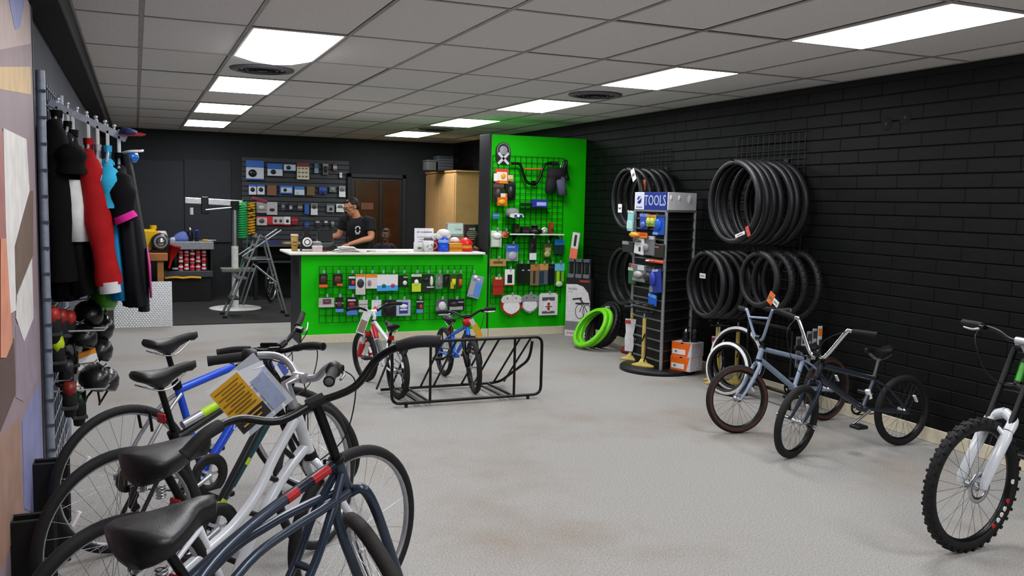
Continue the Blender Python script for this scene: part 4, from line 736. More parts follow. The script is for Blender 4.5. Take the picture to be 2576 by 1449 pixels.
# ------------------------------------------------------------------ slat wall with tools at the back
a = at(613, 398, Y=YB - .03); b = at(878, 640, Y=YB - .03)
sw_ = thing('slat_wall', 'dark grey slat wall panel hung with packaged tools on the rear wall', 'slat wall', (1.62, YB, 0))
SL = mat('33353b', .55, noise=.1, scale=8); sl0 = None; W = 3.40 - 1.62
MB().box(0, W, -.012, -.001, .55, 2.31).build('backing', mat('1d1e22', .7), sw_)
for k in range(22):
    if sl0 is None: sl0 = MB().box(0, W, -.03, -.012, .004, .076, .004).build('slat', SL, sw_, (0, 0, .55))
    else: share(sl0, 'slat', sw_, (0, 0, .55 + .08 * k))
GS = 'packaged tools on the rear slat wall'
BL, WH = '2f62b4', 'c3c8d2'
S1 = [((619, 403, 664, 453), WH, [(0, .36, BL), (.93, 1, BL)], (.36, .66, .24, .2, '101318', .03), 'largest blue and white tool card, top row corner'), ((673, 411, 711, 443), WH, [(0, .45, BL)], (.38, .68, .18, .2, '101318', .02), 'blue and white tool card second in top row'),
 ((714, 412, 744, 431), WH, [(0, .1, BL), (.9, 1, BL)], (.4, .52, .2, .28, '20242c', .02), 'low wide white tool card in top row'), ((747, 409, 778, 452), 'cfc8b4', [(0, .24, '7a2620')] + [(.3 + .24 * (k // 3), .38 + .24 * (k // 3), '6c665a', .1 + .29 * (k % 3), .28 + .29 * (k % 3)) for k in range(9)], None, 'cream chart card with brick red header'),
 ((791, 411, 801, 436), '3f5f86', [(.5, 1, '7f93ae')], None, 'narrow blue card in top row'), ((812, 412, 826, 440), '4c4c4c', [(0, .2, '8a8a8a')], (.5, .5, .3, .3, '1a1a1a', .02), 'grey tool pack beside the narrow blue card'), ((838, 412, 848, 430), '5a3c3c', [(.3, .7, 'b0a8a8')], None, 'small maroon pack near the slat wall edge'), ((854, 434, 861, 447), 'd9d9d9', [(.4, .5, '888888')], None, 'tiny white tag near the slat wall edge'),
 ((626, 464, 645, 490), 'c9ccd6', [(0, .2, BL)], (.5, .5, .3, .22, '15161a', .015), 'small white tool card, second row corner'), ((647, 464, 666, 490), 'c9ccd6', [(0, .2, BL)], (.5, .5, .3, .22, '15161a', .015), 'small white tool card next to its twin in second row'), ((672, 463, 696, 492), '7a5138', [(0, .12, '5a3a28')], None, 'brown paper pack beside the twin white cards'), ((704, 466, 737, 488), BL, [(.25, .85, 'b8c2d4', .08, .92)], (.4, .55, .14, .2, '15161a', .012), 'wide blue tool card in second row'), ((741, 469, 766, 492), 'c5ccd8', [(0, .35, '2f7ac8'), (.92, 1, BL)], (.3, .66, .14, .14, 'd8c86a', .01), 'white tool card with bright blue header in second row'),
 ((772, 466, 792, 492), '6a5434', [(0, .12, '4a3a24')], None, 'olive brown paper pack in second row'), ((803, 469, 822, 488), '26387c', [(.2, .5, '3f5ab0')], (.5, .6, .3, .3, '2c4698', .02), 'dark blue tool pack in second row'), ((829, 469, 845, 484), '6a6c70', [], (.5, .5, .34, .34, '8a8c90', .015), 'round grey pack in second row'), ((853, 468, 869, 496), '9a9a9c', [(.5, 1, 'e0e0e0')], (.5, .3, .34, .2, '6a6a6a', .015), 'grey and white pack at the second row end'),
 ((645, 508, 671, 536), '8f8a8c', [(.7, .76, '5a5658')], (.5, .5, .3, .2, 'b8b4b6', .012), 'grey carded pack beside the yellow coils'), ((671, 508, 698, 541), 'a8a8ac', [], (.5, .6, .26, .12, '2a2a2e', .014), 'pale grey carded pack in third row'), ((708, 510, 717, 530), '3a3c40', [(.3, .6, '77797c')], None, 'slim dark pack in third row'), ((726, 510, 738, 530), '2c2c30', [(.4, .8, 'b0b0b0', .2, .7)], None, 'slim black pack with white label in third row'), ((749, 510, 761, 531), '3a3834', [(.4, .7, '8a8678')], None, 'slim olive pack in third row'), ((766, 511, 778, 539), '2a56a0', [(0, .12, '1a3a78')], None, 'slim bright blue pack in third row'), ((782, 511, 799, 541), '77777a', [(.45, 1, 'd0d0d4')], (.5, .3, .3, .2, '3a3a3c', .014), 'grey over white pack in third row'), ((822, 513, 841, 534), '8c8e90', [(0, .2, '5a5c60')], (.55, .6, .2, .2, '1c1c1e', .012), 'small grey card behind the man'), ((846, 513, 866, 534), 'd8d8d8', [(.4, .5, '8a8a8a')], (.5, .3, .34, .2, '6a6a6c', .012), 'small white card behind the man'),
 ((645, 544, 672, 567), 'b8b0b2', [(0, .12, 'b02028')], (.5, .5, .26, .26, '50484a', .012), 'white pack with red header in lower row'), ((672, 544, 686, 566), 'b81c26', [(.8, 1, '8a141c')], None, 'plain red pack in lower row'), ((686, 545, 715, 566), 'b4aeae', [(.85, 1, 'b02028')], [(.25, .5, .12, .2, '3a3a3a', .01), (.7, .5, .12, .2, '3a3a3a', .01)], 'white pack with two dark parts in lower row'), ((715, 545, 731, 567), 'd8d6d6', [(.85, 1, 'b02028')], (.5, .5, .24, .2, '1a1a1a', .012), 'bright white pack with black part in lower row'), ((733, 545, 750, 566), '7a1620', [(.3, .5, 'a8404a')], None, 'dark red pack in lower row'), ((766, 556, 778, 574), '26366e', [(.3, .6, '3a4e94')], None, 'small navy pack in lower row'), ((794, 556, 804, 572), '1a1a1c', [(.0, .3, '9a9a9c')], None, 'tiny black pack in lower row'), ((816, 556, 824, 568), '2a2a2c', [(0, .4, 'c8c8c8')], None, 'tiny dark pack with white top in lower row'), ((833, 557, 841, 572), '4a4a4c', [(0, .5, '8a8a8c')], None, 'tiny grey pack in lower row')]
for bx_, mn, bd, it, lb in S1: pack('tool_pack', lb, 'packaged tool', bx_, YB - .03, mn, bd, it, off=.05, dp=.02, group=GS)
# coiled yellow cable locks and the green air hose
def coil(root, name, m, c, r, z0, z1, turns, rw=.006):
    n = turns * 10; MB().tube([(c[0] + r * math.cos(2 * PI * k / 10), c[1] + r * math.sin(2 * PI * k / 10), z0 + (z1 - z0) * k / n) for k in range(n + 1)], rw, 5).build(name, m, root)
YL = mat('d8a408', .5)
for k, (y0, y1) in enumerate(((508, 530), (532, 548), (548, 592))):
    p = at(632, y1, Y=YB - .12); q = at(632, y0, Y=YB - .12)
    t = thing('cable_lock', f'{("upper", "middle", "long lower")[k]} yellow coiled cable lock on the slat wall', 'lock', (p.x, YB - .14, p.z), 0, 'yellow coiled locks'); coil(t, 'coil', YL, (0, 0), .055, 0, q.z - p.z - .01, (3, 2, 6)[k], .012); MB().box(-.02, .02, -.015, .015, -.02, .02, .005, Matrix.Translation((0, -.06, .02))).build('lock_head', BLK, t); MB().tube([(0, 0, q.z - p.z), (0, .10, q.z - p.z)], .004, 6).build('hanger', STEEL, t)
# ================================================================== workshop corner
# repair stand
p = at(592, 776, Z=.012); bx0, by0 = p.x, p.y
t = thing('repair_stand', 'white bike repair stand on a round floor plate with a horizontal clamp arm', 'repair stand', (bx0, by0, .012))
WPT = mat('d9dad6', .4)
MB().lathe([(.001, 0), (.37, 0), (.37, .012), (.33, .02), (.001, .025)], 40).build('base_plate', WPT, t); MB().tube([(0, 0, .02), (0, 0, .92)], .05, 16).build('lower_column', WPT, t); MB().tube([(0, 0, .9), (0, 0, 1.46)], .032, 14).build('upper_column', ALU, t)
zt = at(592, 512, Y=by0).z - .012
MB().box(-.06, .06, -.05, .05, zt - .09, zt + .04, .01).build('arm_head', BMET, t); xl = at(455, 505, Y=by0).x - bx0; xr = at(622, 520, Y=by0).x - bx0
MB().box(xl, .05, -.03, .03, zt - .035, zt + .05, .006, Matrix.Rotation(.035, 4, 'Y')).build('clamp_beam', mat('d6d8da', .3, .4), t); MB().tube([(-.05, -.05, zt - .06), (xl * .55, -.05, zt - .10)], .012, 8).build('arm_rod', ALU, t); MB().tube([(0, 0, zt - .02), (xr, 0, zt - .04)], .014, 8).build('hanger_arm', ALU, t)
xm = at(515, 510, Y=by0).x - bx0; MB().box(xm - .05, xm + .05, -.05, .05, zt - .16, zt + .09, .01).build('clamp', BLK, t); MB().box(-.16, .06, -.03, .03, zt + .07, zt + .12, .01, Matrix.Rotation(.25, 4, 'Y')).build('clamp_lever', mat('7a2a30', .5), t); MB().cyl((xl + .14, -.02, zt - .12), .025, .1, 10).build('adjuster', WPT, t)
MB().box(-.2, .26, -.16, .16, .55, .60, .006).build('tool_tray', mat('6d6c66', .6), t); MB().cyl((0.05, -.07, .49), .02, .1, 8).build('tray_knob', BLK, t)
# green coiled air hose on the stand's arm
q0 = at(610, 505, Y=by0); q1 = at(612, 600, Y=by0); q2 = at(612, 640, Y=by0)
t = thing('coiled_hose', 'bright green coiled air hose hanging from the repair stand arm', 'hose', (q0.x, by0, 0)); GH = mat('12b858', .4)
coil(t, 'coil', GH, (0, 0), .062, q1.z, q0.z - .02, 16, .0085); MB().tube(smooth([(0.06, 0, q1.z), (.05, -.02, q1.z - .15), (.02, 0, q2.z), (-.03, 0, q2.z - .15), (-.03, 0, .6)], 5), .008, 6).build('hose_tail', mat('1a7a4c', .5), t); MB().tube([(0, 0, q0.z - .03), (0, 0, q0.z + .03)], .006, 6).build('hanger', STEEL, t)
# step ladder seen from the side
def L3(px, py, Y): return at(px, py, Y=Y)
t = thing('step_ladder', 'aluminium folding step ladder standing open beside the repair stand', 'ladder', (0, 0, 0)); AL2 = mat('8b8d92', .4, .6)
YA, YB2 = 12.52, 12.92
for Y in (YA, YB2):
    fx = at(566, 800, Y=YA); tx = at(655, 590, Y=YA); rx = at(722, 797, Y=YA); f0 = Vector((fx.x, Y, .02)); t0 = Vector((tx.x, Y, tx.z)); r0 = Vector((rx.x, Y, .02))
    MB().tube([f0, t0], .018, 6).build('front_rail', AL2, t); MB().tube([t0 + Vector((.06, 0, -.02)), r0], .016, 6).build('rear_rail', AL2, t)
    a = f0 + (t0 - f0) * .70; b = t0 + (r0 - t0) * .30 + Vector((.05, 0, 0)); MB().tube([a, b], .011, 6).build('spreader', AL2, t)
    MB().tube([t0 + Vector((-.24, 0, -.30)), t0 + Vector((.28, 0, .06))], .013, 6).build('hand_rail', AL2, t)
    a = f0 + (t0 - f0) * .25 + Vector((.12, 0, -.12)); m_ = f0 + (t0 - f0) * .62 + Vector((.12, 0, 0)); MB().tube([a, m_], .012, 6).build('brace', AL2, t); MB().tube([m_, t0 + (r0 - t0) * .58], .012, 6).build('brace', AL2, t)
    for q in (f0, r0): MB().box(q.x - .03, q.x + .03, Y - .022, Y + .022, .012, .05, .006).build('foot', RUB, t)
for k in (.22, .46, .70, .96):
    q = Vector((fx.x, 0, .02)) + (Vector((tx.x, 0, tx.z)) - Vector((fx.x, 0, .02))) * k; MB().box(q.x - .05, q.x + .09, YA, YB2, q.z - .012, q.z + .012, .004).build('step', BLK if k < .3 else GRYD, t)
for k in (.35, .7): q = Vector((tx.x, 0, tx.z)) + (Vector((rx.x, 0, .02)) - Vector((tx.x, 0, tx.z))) * k; MB().tube([(q.x + .05 * (1 - k), YA, q.z), (q.x + .05 * (1 - k), YB2, q.z)], .01, 6).build('rear_brace', AL2, t)
# diamond plate sheet
a = at(286, 822, Z=.0); b = at(432, 822, Z=0); t = thing('tread_plate', 'bright aluminium tread plate sheet standing at the edge of the dark mat', 'metal sheet', (-.27, 11.93, 0)); t.rotation_euler = (-.14, 0, 0); TP = mat('c2c4c6', .36, .8, noise=.05)
MB().box(0, .68, -.012, 0, 0, .575, .002).build('sheet', TP, t); tb0 = None; mb = MB()
for i in range(20):
    for k in range(24):
        mb.add([(-.015, -.012, 0), (0, -.012, -.007), (.015, -.012, 0), (0, -.012, .007), (0, -.0175, 0)], [(0, 1, 4), (1, 2, 4), (2, 3, 4), (3, 0, 4)], False, Matrix.Translation((.02 + .033 * i + .016 * (k % 2), 0, .015 + .0238 * k)))
tag(mb.build('raised_tread', TP, t), kind='stuff')
# wooden bench with grinder
def at14(px, py, Y=14.2): return at(px, py, Y=Y)
a = at14(330, 637); b = at14(422, 656); zb = a.z; t = thing('work_bench', 'orange brown timber workbench against the rear wall', 'workbench', (0, 0, .012)); OR = mat('a8683a', .55, noise=.2, scale=5)
MB().box(-.42, b.x, 14.15, 14.85, b.z - .012, zb - .012, .006).build('bench_top', OR, t)
lg = at14(404, 690).x
for x, y in ((lg, 14.25), (lg, 14.75), (-.36, 14.25), (-.36, 14.75)): MB().box(x - .045, x + .045, y - .045, y + .045, 0, b.z - .013, .005).build('leg', mat('b07a3c', .55, noise=.2, scale=6), t)
MB().box(-.36, lg, 14.3, 14.7, .22, .25, .004).build('lower_shelf', BLK, t)
p = at14(404, 630, 14.45); t = thing('bench_grinder', 'black bench grinder with round steel guard on the timber bench', 'grinder', (p.x, 14.42, zb))
MB().box(-.13, .10, -.09, .09, 0, .05, .012).build('base', BLK, t); MB().tube([(-.12, .03, .15), (.10, .03, .15)], .085, 18).build('motor', mat('1a1a1c', .4), t)
MB().lathe([(.001, -.05), (.125, -.045), (.135, 0), (.125, .03), (.001, .03)], 26, Matrix.Translation((0, -.06, .16)), 'y').build('wheel_guard', mat('3f4144', .35, .6), t); MB().lathe([(.001, -.075), (.03, -.07), (.055, -.052)], 18, Matrix.Translation((0, -.06, .16)), 'y').build('hub_cap', STEEL, t); MB().lathe([(.07, -.052), (.10, -.05), (.10, -.048), (.07, -.05)], 22, Matrix.Translation((0, -.06, .16)), 'y', closed=True).build('guard_ring', GRYM, t)
p = at14(375, 600, 14.6); t = thing('fluid_jug', 'yellow plastic fluid jug with orange spout beside the grinder', 'jug', (p.x, 14.6, zb)); YJ = mat('e0b208', .4)
MB().box(-.12, .11, -.1, .1, 0, .34, .03).build('body', YJ, t); MB().cyl((.06, 0, .37), .05, .06, 14).build('cap', YJ, t); MB().tube(smooth([(.10, 0, .28), (.17, -.02, .24), (.17, -.03, .14)], 4), .035, 10).build('spout', mat('d87812', .5), t)
p = at14(402, 560, 14.75); t = thing('paper_box', 'pale crumpled paper box behind the yellow jug', 'box', (p.x, 14.76, zb)); MB().rings([(0, 0, 0, .10, .06), (0, 0, .2, .12, .07), (-.01, 0, .31, .09, .05)], 8, wob=.05).build('carton', mat('cfc6c8', .7), t); MB().box(-.06, .05, -.075, -.065, .1, .2).build('label_panel', WHT, t)
p = at14(357, 628, 14.3); t = thing('parts_tray', 'small blue parts tray on the timber bench', 'tray', (p.x, 14.25, zb)); BT = mat('4a78c8', .4)
MB().box(-.11, .10, -.06, .06, 0, .01, .003).build('bottom', BT, t); [MB().box(*q, .002).build('side', BT, t) for q in ((-.11, .10, -.06, -.052, 0, .06), (-.11, .10, .052, .06, 0, .06), (-.11, -.1, -.06, .06, 0, .06), (.09, .10, -.06, .06, 0, .06))]
p = at14(340, 585, 14.6); t = thing('paper_roll', 'white paper towel roll partly behind the hanging clothes', 'paper roll', (p.x, 14.62, zb)); MB().lathe([(.02, 0), (.06, 0), (.06, .26), (.02, .26)], 20, closed=True).build('roll', WHT, t); MB().lathe([(.018, .0), (.02, .0), (.02, .262), (.018, .262)], 14, closed=True).build('core', mat('9a8468', .7), t)
# black tool cart with grey tray, shelf of red cans
t = thing('tool_cart', 'black tool cart with grey steel tray top and lower shelf', 'tool cart', (0, 0, .012)); YT = 14.55
a = at(426, 608, Y=YT); b = at(538, 628, Y=YT); c = at(412, 683, Y=YT); d_ = at(536, 697, Y=YT)
MB().box(a.x, b.x, YT, YT + .6, b.z - .012, a.z - .012, .006).build('steel_tray', mat('8c8f94', .45, .4), t); MB().box(c.x, d_.x, YT, YT + .6, d_.z - .012, c.z - .012, .005).build('shelf', mat('3b3c40', .5), t)
MB().box(c.x + .03, d_.x - .02, YT + .06, YT + .58, .0, d_.z - .012, .006).build('lower_cabinet', mat('0c0c0d', .5), t); MB().box(a.x + .02, b.x - .01, YT + .5, YT + .56, c.z - .012, b.z - .012, .004).build('back_panel', BLK, t); MB().box(b.x - .05, b.x - .01, YT + .02, YT + .5, c.z - .012, b.z - .012, .004).build('side_post', BLK, t)
p = at(415, 702, Y=YT - .02); q = at(506, 702, Y=YT - .02); MB().tube(smooth([(p.x, YT - .02, p.z), (p.x + .15, YT - .025, p.z + .012), ((p.x + q.x) / 2, YT - .02, p.z), (q.x - .15, YT - .025, p.z + .01), (q.x, YT - .02, p.z)], 4), .018, 8).build('yellow_strap', YL, t)
k = 0
for r_ in range(3):
    for c_ in range(5):
        p = at(455 + c_ * 14.6, 682 - r_ * 18, Y=YT + .1); k += 1
        t = thing('spray_can', f'{["pale red capped", "red white capped", "pink red capped"][(r_ + c_) % 3]} spray can, {["bottom", "middle", "top"][r_]} row, {ordn(c_)} from the dark oil bottle', 'can', (p.x, YT + .12, c.z + r_ * .115), 0, 'spray cans on the tool cart')
        cc = mat(('d8d4d4', 'c81828', 'd87880')[(r_ + c_) % 3], .35); c2 = mat(('c81828', 'e2dede', 'c81828')[(r_ + c_) % 3], .35)
        MB().lathe([(.001, 0), (.036, 0), (.036, .07), (.028, .08)], 12).build('can_body', cc, t); MB().lathe([(.03, .078), (.03, .108), (.001, .110)], 12).build('cap', c2, t); MB().lathe([(.0366, .02), (.0366, .05)], 12).build('label_band', c2, t)
p = at(441, 682, Y=YT + .1); t = thing('oil_bottle', 'tall dark oil bottle at the end of the cart shelf', 'bottle', (p.x, YT + .15, c.z)); MB().lathe([(.001, 0), (.05, 0), (.05, .22), (.02, .28), (.02, .31), (.001, .31)], 14).build('bottle_body', BLK, t); MB().lathe([(.051, .02), (.051, .05)], 14).build('label_band', mat('c8c8c4', .5), t)
p = at(424, 660, Y=14.6); t = thing('red_funnel', 'red plastic funnel leaning between bench and cart', 'funnel', (p.x, 14.44, .55)); MB().lathe([(.015, 0), (.02, .12), (.09, .34), (.094, .34)], 16, Matrix.Rotation(.25, 4, 'Y')).build('cone', mat('c81c1c', .4), t); MB().lathe([(.09, .335), (.1, .345), (.09, .355)], 16, Matrix.Rotation(.25, 4, 'Y')).build('rim_ring', mat('a81414', .4), t)
zt = a.z
for (px, py, nm, lb, ct) in ((452, 606, 'shop_rag', 'crumpled blue shop rag heap on the steel tray', 'cloth'), (478, 606, 'spray_bottle', 'dark spray bottle with silver cap on the steel tray', 'bottle'), (495, 606, 'hand_drill', 'blue cordless drill standing on the steel tray', 'drill'), (518, 606, 'screwdriver', 'yellow handled screwdriver lying on the steel tray', 'screwdriver')):
    p = at(px, py, Y=YT + .2); t = thing(nm, lb, ct, (p.x, YT + .2, zt))
    if nm == 'shop_rag': MB().rings([(0, 0, 0, .15, .1), (.02, 0, .06, .13, .09), (.03, 0, .12, .07, .05), (.05, 0, .15, .02, .02)], 16, wob=.1).build('cloth', mat('5a6cb0', .8), t); MB().rings([(-.1, -.05, 0, .06, .05), (-.1, -.05, .06, .03, .03)], 12, wob=.15).build('white_fold', mat('b8bcc8', .8), t)
    elif nm == 'spray_bottle': MB().lathe([(.001, 0), (.045, 0), (.045, .12), (.02, .16), (.02, .2)], 14).build('bottle_body', BLK, t); MB().lathe([(.024, .17), (.024, .21), (.001, .215)], 12).build('cap', STEEL, t)
    elif nm == 'hand_drill': MB().box(-.03, .03, -.05, .05, 0, .05, .01).build('battery', BLK, t); MB().box(-.02, .02, -.03, .03, .05, .12, .01).build('handle', mat('1f3a9a', .4), t); MB().box(-.03, .03, -.09, .05, .12, .18, .014).build('drill_body', mat('2a4ab4', .4), t); MB().tube([(0, -.09, .15), (0, -.13, .15)], [.02, .012], 10).build('chuck', BLK, t)
    else: MB().tube([(-.05, 0, .015), (.03, 0, .015)], .015, 8).build('handle', YL, t); MB().tube([(.03, 0, .015), (.16, 0, .015)], .005, 6).build('shaft', STEEL, t)
# bench under the slat wall
t = thing('rear_bench', 'long dark bench under the slat wall', 'workbench', (0, 0, .008)); a = at(640, 600, Y=14.6)
MB().box(1.7, 3.45, 14.55, 15.3, .86, .90, .005).build('bench_top', mat('3a3b3e', .4), t); MB().box(1.7, 3.45, 14.6, 15.28, .60, .63, .004).build('lower_shelf', mat('2a2b2e', .5), t)
for x in (1.75, 2.55, 3.4): MB().box(x - .03, x + .03, 14.6, 14.66, 0, .86, .004).build('leg', BLK, t); MB().box(x - .03, x + .03, 15.2, 15.26, 0, .86, .004).build('leg', BLK, t)
for (x0, x1, h, c, lb) in ((1.78, 2.15, .05, '2c3060', 'flat indigo tray on the rear bench'), (2.2, 2.5, .03, 'a8976a', 'flat tan board on the rear bench'), (2.75, 3.0, .16, '6a6c70', 'grey device on the rear bench beside the man')):
    t = thing('bench_tray', lb, 'tray', ((x0 + x1) / 2, 14.8, .908)); w_ = (x1 - x0) / 2; MB().box(-w_, w_, -.14, .14, 0, h * .6, .006).build('tray_base', mat(c, .5), t); MB().box(-w_ * .9, w_ * .9, -.12, .12, h * .6, h, .004).build('tray_lid', mat(c, .4, noise=.3), t)
# bicycle under the bench (only its wheel shows)
t = thing('spare_wheel', 'bike wheel leaning under the rear bench behind the ladder', 'wheel', (1.95, 14.3, .008)); wheel(t, 'tire_ring', 0, .31, .30, .02, RUB, ALU).rotation_euler = (0, 0, 1.15)
# ================================================================== things on the counter
zc = 1.05; YK = 10.35
def ctr(px, Y=YK): return at(px, 632, Y=Y).x
x = ctr(741); t = thing('paper_cup', 'tall brown coffee cup at the counter end', 'cup', (x, YK, zc)); MB().lathe([(.001, 0), (.034, 0), (.043, .17), (.001, .17)], 18).build('cup', mat('a88648', .7), t); MB().lathe([(.046, .17), (.046, .185), (.038, .195), (.001, .195)], 18).build('lid', mat('c8b48a', .5), t); [MB().box(-.02, .02, -.0415, -.0375, z, z + .012).build('print_mark', mat('5a4420', .6), t) for z in (.06, .1)]
x = ctr(771); t = thing('merch_stand', 'black counter stand with round white emblem', 'sign', (x, YK, zc))
MB().box(-.07, .07, -.05, .05, 0, .03, .006).build('base', BLK, t); MB().prism([(-.07, .03), (.07, .03), (.06, .15), (.03, .2), (.025, .27), (-.025, .27), (-.03, .2), (-.06, .15)], .04, Matrix.Translation((0, -.02, 0))).build('body', BLK, t); MB().lathe([(.001, -.004), (.052, -.004), (.055, 0)], 24, Matrix.Translation((.005, -.022, .105)), 'y').build('emblem', WHT, t); MB().lathe([(.026, -.0055), (.036, -.0055), (.036, -.003), (.026, -.003)], 20, Matrix.Translation((.005, -.022, .105)), 'y', closed=True).build('emblem_ring', BLK, t); MB().box(-.06, .06, -.056, -.05, .006, .026, .002).build('label_strip', mat('c8c8c8', .5), t)
x = ctr(812); t = thing('cash_register', 'dark cash register terminal with keypad behind the papers', 'cash register', (x, YK + .12, zc)); MB().box(-.14, .14, -.1, .16, 0, .06, .01).build('drawer', GRYD, t); MB().box(-.12, .0, -.08, .1, .06, .10, .008).build('keypad', mat('8a8a8c', .5), t); MB().box(-.02, .15, .02, .06, .10, .24, .006, Matrix.Rotation(-.15, 4, 'X')).build('screen', BLK, t); [MB().box(-.11 + .035 * (k % 3), -.085 + .035 * (k % 3), -.07 + .03 * (k // 3), -.05 + .03 * (k // 3), .1, .108, .002).build('key', WHT, t) for k in range(6)]
x = ctr(796); t = thing('card_box', 'small pale pink box beside the register', 'box', (x - .01, YK - .1, zc)); MB().box(-.055, .055, -.03, .03, 0, .055, .003).build('carton', mat('c2b2b2', .6), t); MB().box(-.057, .057, -.032, .032, .05, .07, .003).build('lid', mat('d8caca', .6), t)
x = ctr(822); t = thing('hand_gun_scanner', 'black and red barcode scanner lying on the counter', 'scanner', (x, YK - .08, zc)); MB().tube([(-.06, 0, .03), (.03, 0, .045)], [.018, .022], 10).build('handle', BLK, t); MB().box(.02, .1, -.03, .03, .025, .075, .012).build('scan_head', BLK, t); MB().box(-.08, -.02, -.03, .03, 0, .02, .006).build('cradle', mat('8a2a34', .5), t)
x = ctr(866); t = thing('paper_pile', 'loose heap of white papers on the counter', 'paper', (x, YK - .12, zc))
for k in range(7): MB().add([(-.15, -.1, 0), (.15, -.1, 0), (.15, .1, .004), (-.15, .1, .003), (-.05, 0, .014), (.06, .0, .01)], [(0, 1, 5, 4), (1, 2, 5), (2, 3, 4, 5), (3, 0, 4)], False, Matrix.Translation((.01 * (k % 3) - .02 * (k % 2), .008 * k - .03, .003 + .008 * k)) @ Matrix.Rotation(.22 * math.sin(k * 2.1), 4, 'Z') @ Matrix.Diagonal((1 - .06 * k, 1 - .05 * k, 1, 1))).build('sheet', WHT, t)
for px, Y, c, lb in ((893, 10.16, 'c8ccb0', 'pale green leaflet at the counter edge'), (955, 10.22, 'd8d4c8', 'cream leaflet in the middle of the counter'), (1003, 10.2, 'b8b89a', 'folded khaki leaflet on the counter')):
    t = thing('leaflet', lb, 'leaflet', (ctr(px, Y), Y, zc)); MB().box(-.13, .13, -.05, .05, 0, .004).build('sheet', mat(c, .7), t); MB().box(-.10, .10, -.04, .03, .004, .007, 0, Matrix.Rotation(.2, 4, 'Z')).build('top_sheet', mat(c, .6, noise=.2), t)
x = ctr(932, 10.25); t = thing('ballpoint_pen', 'dark ballpoint pen lying on the counter', 'pen', (x, 10.22, zc)); MB().tube([(-.05, 0, .006), (.06, .02, .006)], .006, 8).build('barrel', BLK, t); MB().tube([(.06, .02, .006), (.075, .023, .006)], [.005, .001], 8).build('tip', STEEL, t)
# white notice, ornaments, bottles
a = at(1043, 574, Y=10.4); b = at(1090, 634, Y=10.4); t = thing('counter_notice', 'white printed notice standing on the counter', 'sign', ((a.x + b.x) / 2, 10.4, zc)); W = b.x - a.x; Hh = a.z - zc
MB().box(-W / 2, W / 2, 0, .008, 0, Hh, .002).build('board', mat('ecebf0', .4), t); MB().box(-W / 2, W / 2, 0, .06, 0, .008, .002).build('stand_foot', CLR, t); smudge(-W * .3, Hh * .83, .03, .016, 0, mat('4a4a55', .6), t, 2); smudge(-W * .08, Hh * .83, .055, .016, 0, mat('5a5a66', .6), t, 4); smudge(W * .22, Hh * .83, .11, .016, 0, mat('3a3a46', .6), t, 8)
for k, wd in enumerate((.72, .5, .66)): MB().box(-W * wd / 2, W * wd / 2, -.002, .001, Hh * (.6 - .1 * k), Hh * (.6 - .1 * k) + .006).build('print_line', mat('8a8a96', .6), t)
MB().box(-.02, .1, -.06, -.052, .12, .16, .002).build('sticker', mat('5a5a5c', .5), t); MB().box(-.03, .1, -.061, -.053, .10, .12, .002).build('red_stripe', mat('a8403a', .5), t)
t = thing('glass_tumbler', 'clear glass tumbler in front of the white notice', 'glass', (ctr(1052, 10.28), 10.28, zc)); MB().lathe([(.001, 0), (.055, 0), (.058, .11), (.053, .11), (.05, .008), (.001, .008)], 20).build('tumbler', mat('e8ecec', .08, alpha=.45, noise=0), t); MB().box(-.025, .025, -.06, -.055, .03, .055, .002).build('label_strip', mat('5a6a3a', .5), t)
t = thing('number_cup', 'white cup with a grey swirl mark in front of the notice', 'cup', (ctr(1077, 10.25), 10.25, zc)); MB().lathe([(.001, 0), (.06, 0), (.068, .13), (.062, .13), (.056, .01), (.001, .01)], 22).build('cup', mat('dcdcde', .35), t); MB().tube([(-.028, -.066, .05), (-.032, -.064, .075), (-.012, -.0685, .075)], .004, 6).build('grey_stroke', mat('8a8a8c', .5), t); MB().tube([(.03 * math.cos(q) + .012, -.066, .06 + .03 * math.sin(q)) for q in [-2.4 + .3 * i for i in range(14)]], .004, 6).build('grey_swirl', mat('8a8a8c', .5), t); MB().tube(smooth([(.06, 0, .03), (.10, -.02, .05), (.1, -.02, .09), (.062, 0, .11)], 4), .006, 6).build('handle', mat('a0a0a4', .3), t)
def bottle(px, Y, hx, h, r, lb, cap, foam=None, w=None):
    t = thing('squeeze_bottle', lb, 'bottle', (ctr(px, Y), Y, zc), 0, 'bottles on the counter'); MB().lathe([(.001, 0), (r, 0), (r, h * .3), (r * .88, h * .38), (r, h * .48), (r, h * .68), (r * .45, h * .8), (r * .45, h * .86)], 18).build('bottle_body', mat(hx, .3), t); MB().lathe([(r * .5, h * .85), (r * .5, h * .95), (.001, h)], 14).build('cap', mat(cap, .4), t)
    if foam: MB().ball((0, 0, h), (r * 1.3, r * 1.2, r * .8)).ball((r * .6, 0, h * .9), r * .8).ball((-r * .7, 0, h * .88), r * .8).build('white_puff', WHT, t)
    if w: MB().lathe([(r * 1.01, h * .5), (r * 1.01, h * .66)], 18).build('label_band', mat(w, .4), t)
bottle(1098, 10.36, 'b01820', .18, .045, 'red squeeze bottle with white puff lid', 'c8c8c8', True); bottle(1115, 10.27, '1a50d8', .22, .066, 'large bright blue bottle with white puff lid', '6a9af0', True, '8ab4f4')
t = thing('snack_box', 'yellow snack box on the counter', 'box', (ctr(1144, 10.28), 10.28, zc)); MB().box(-.085, .085, -.04, .04, 0, .085, .004).build('carton', mat('d08a1a', .5), t); MB().box(-.08, .08, -.046, -.04, .03, .05).build('print_band', mat('a86410', .5), t); MB().box(-.09, .09, -.045, .045, .085, .10, .004).build('lid', mat('e0a030', .5), t)
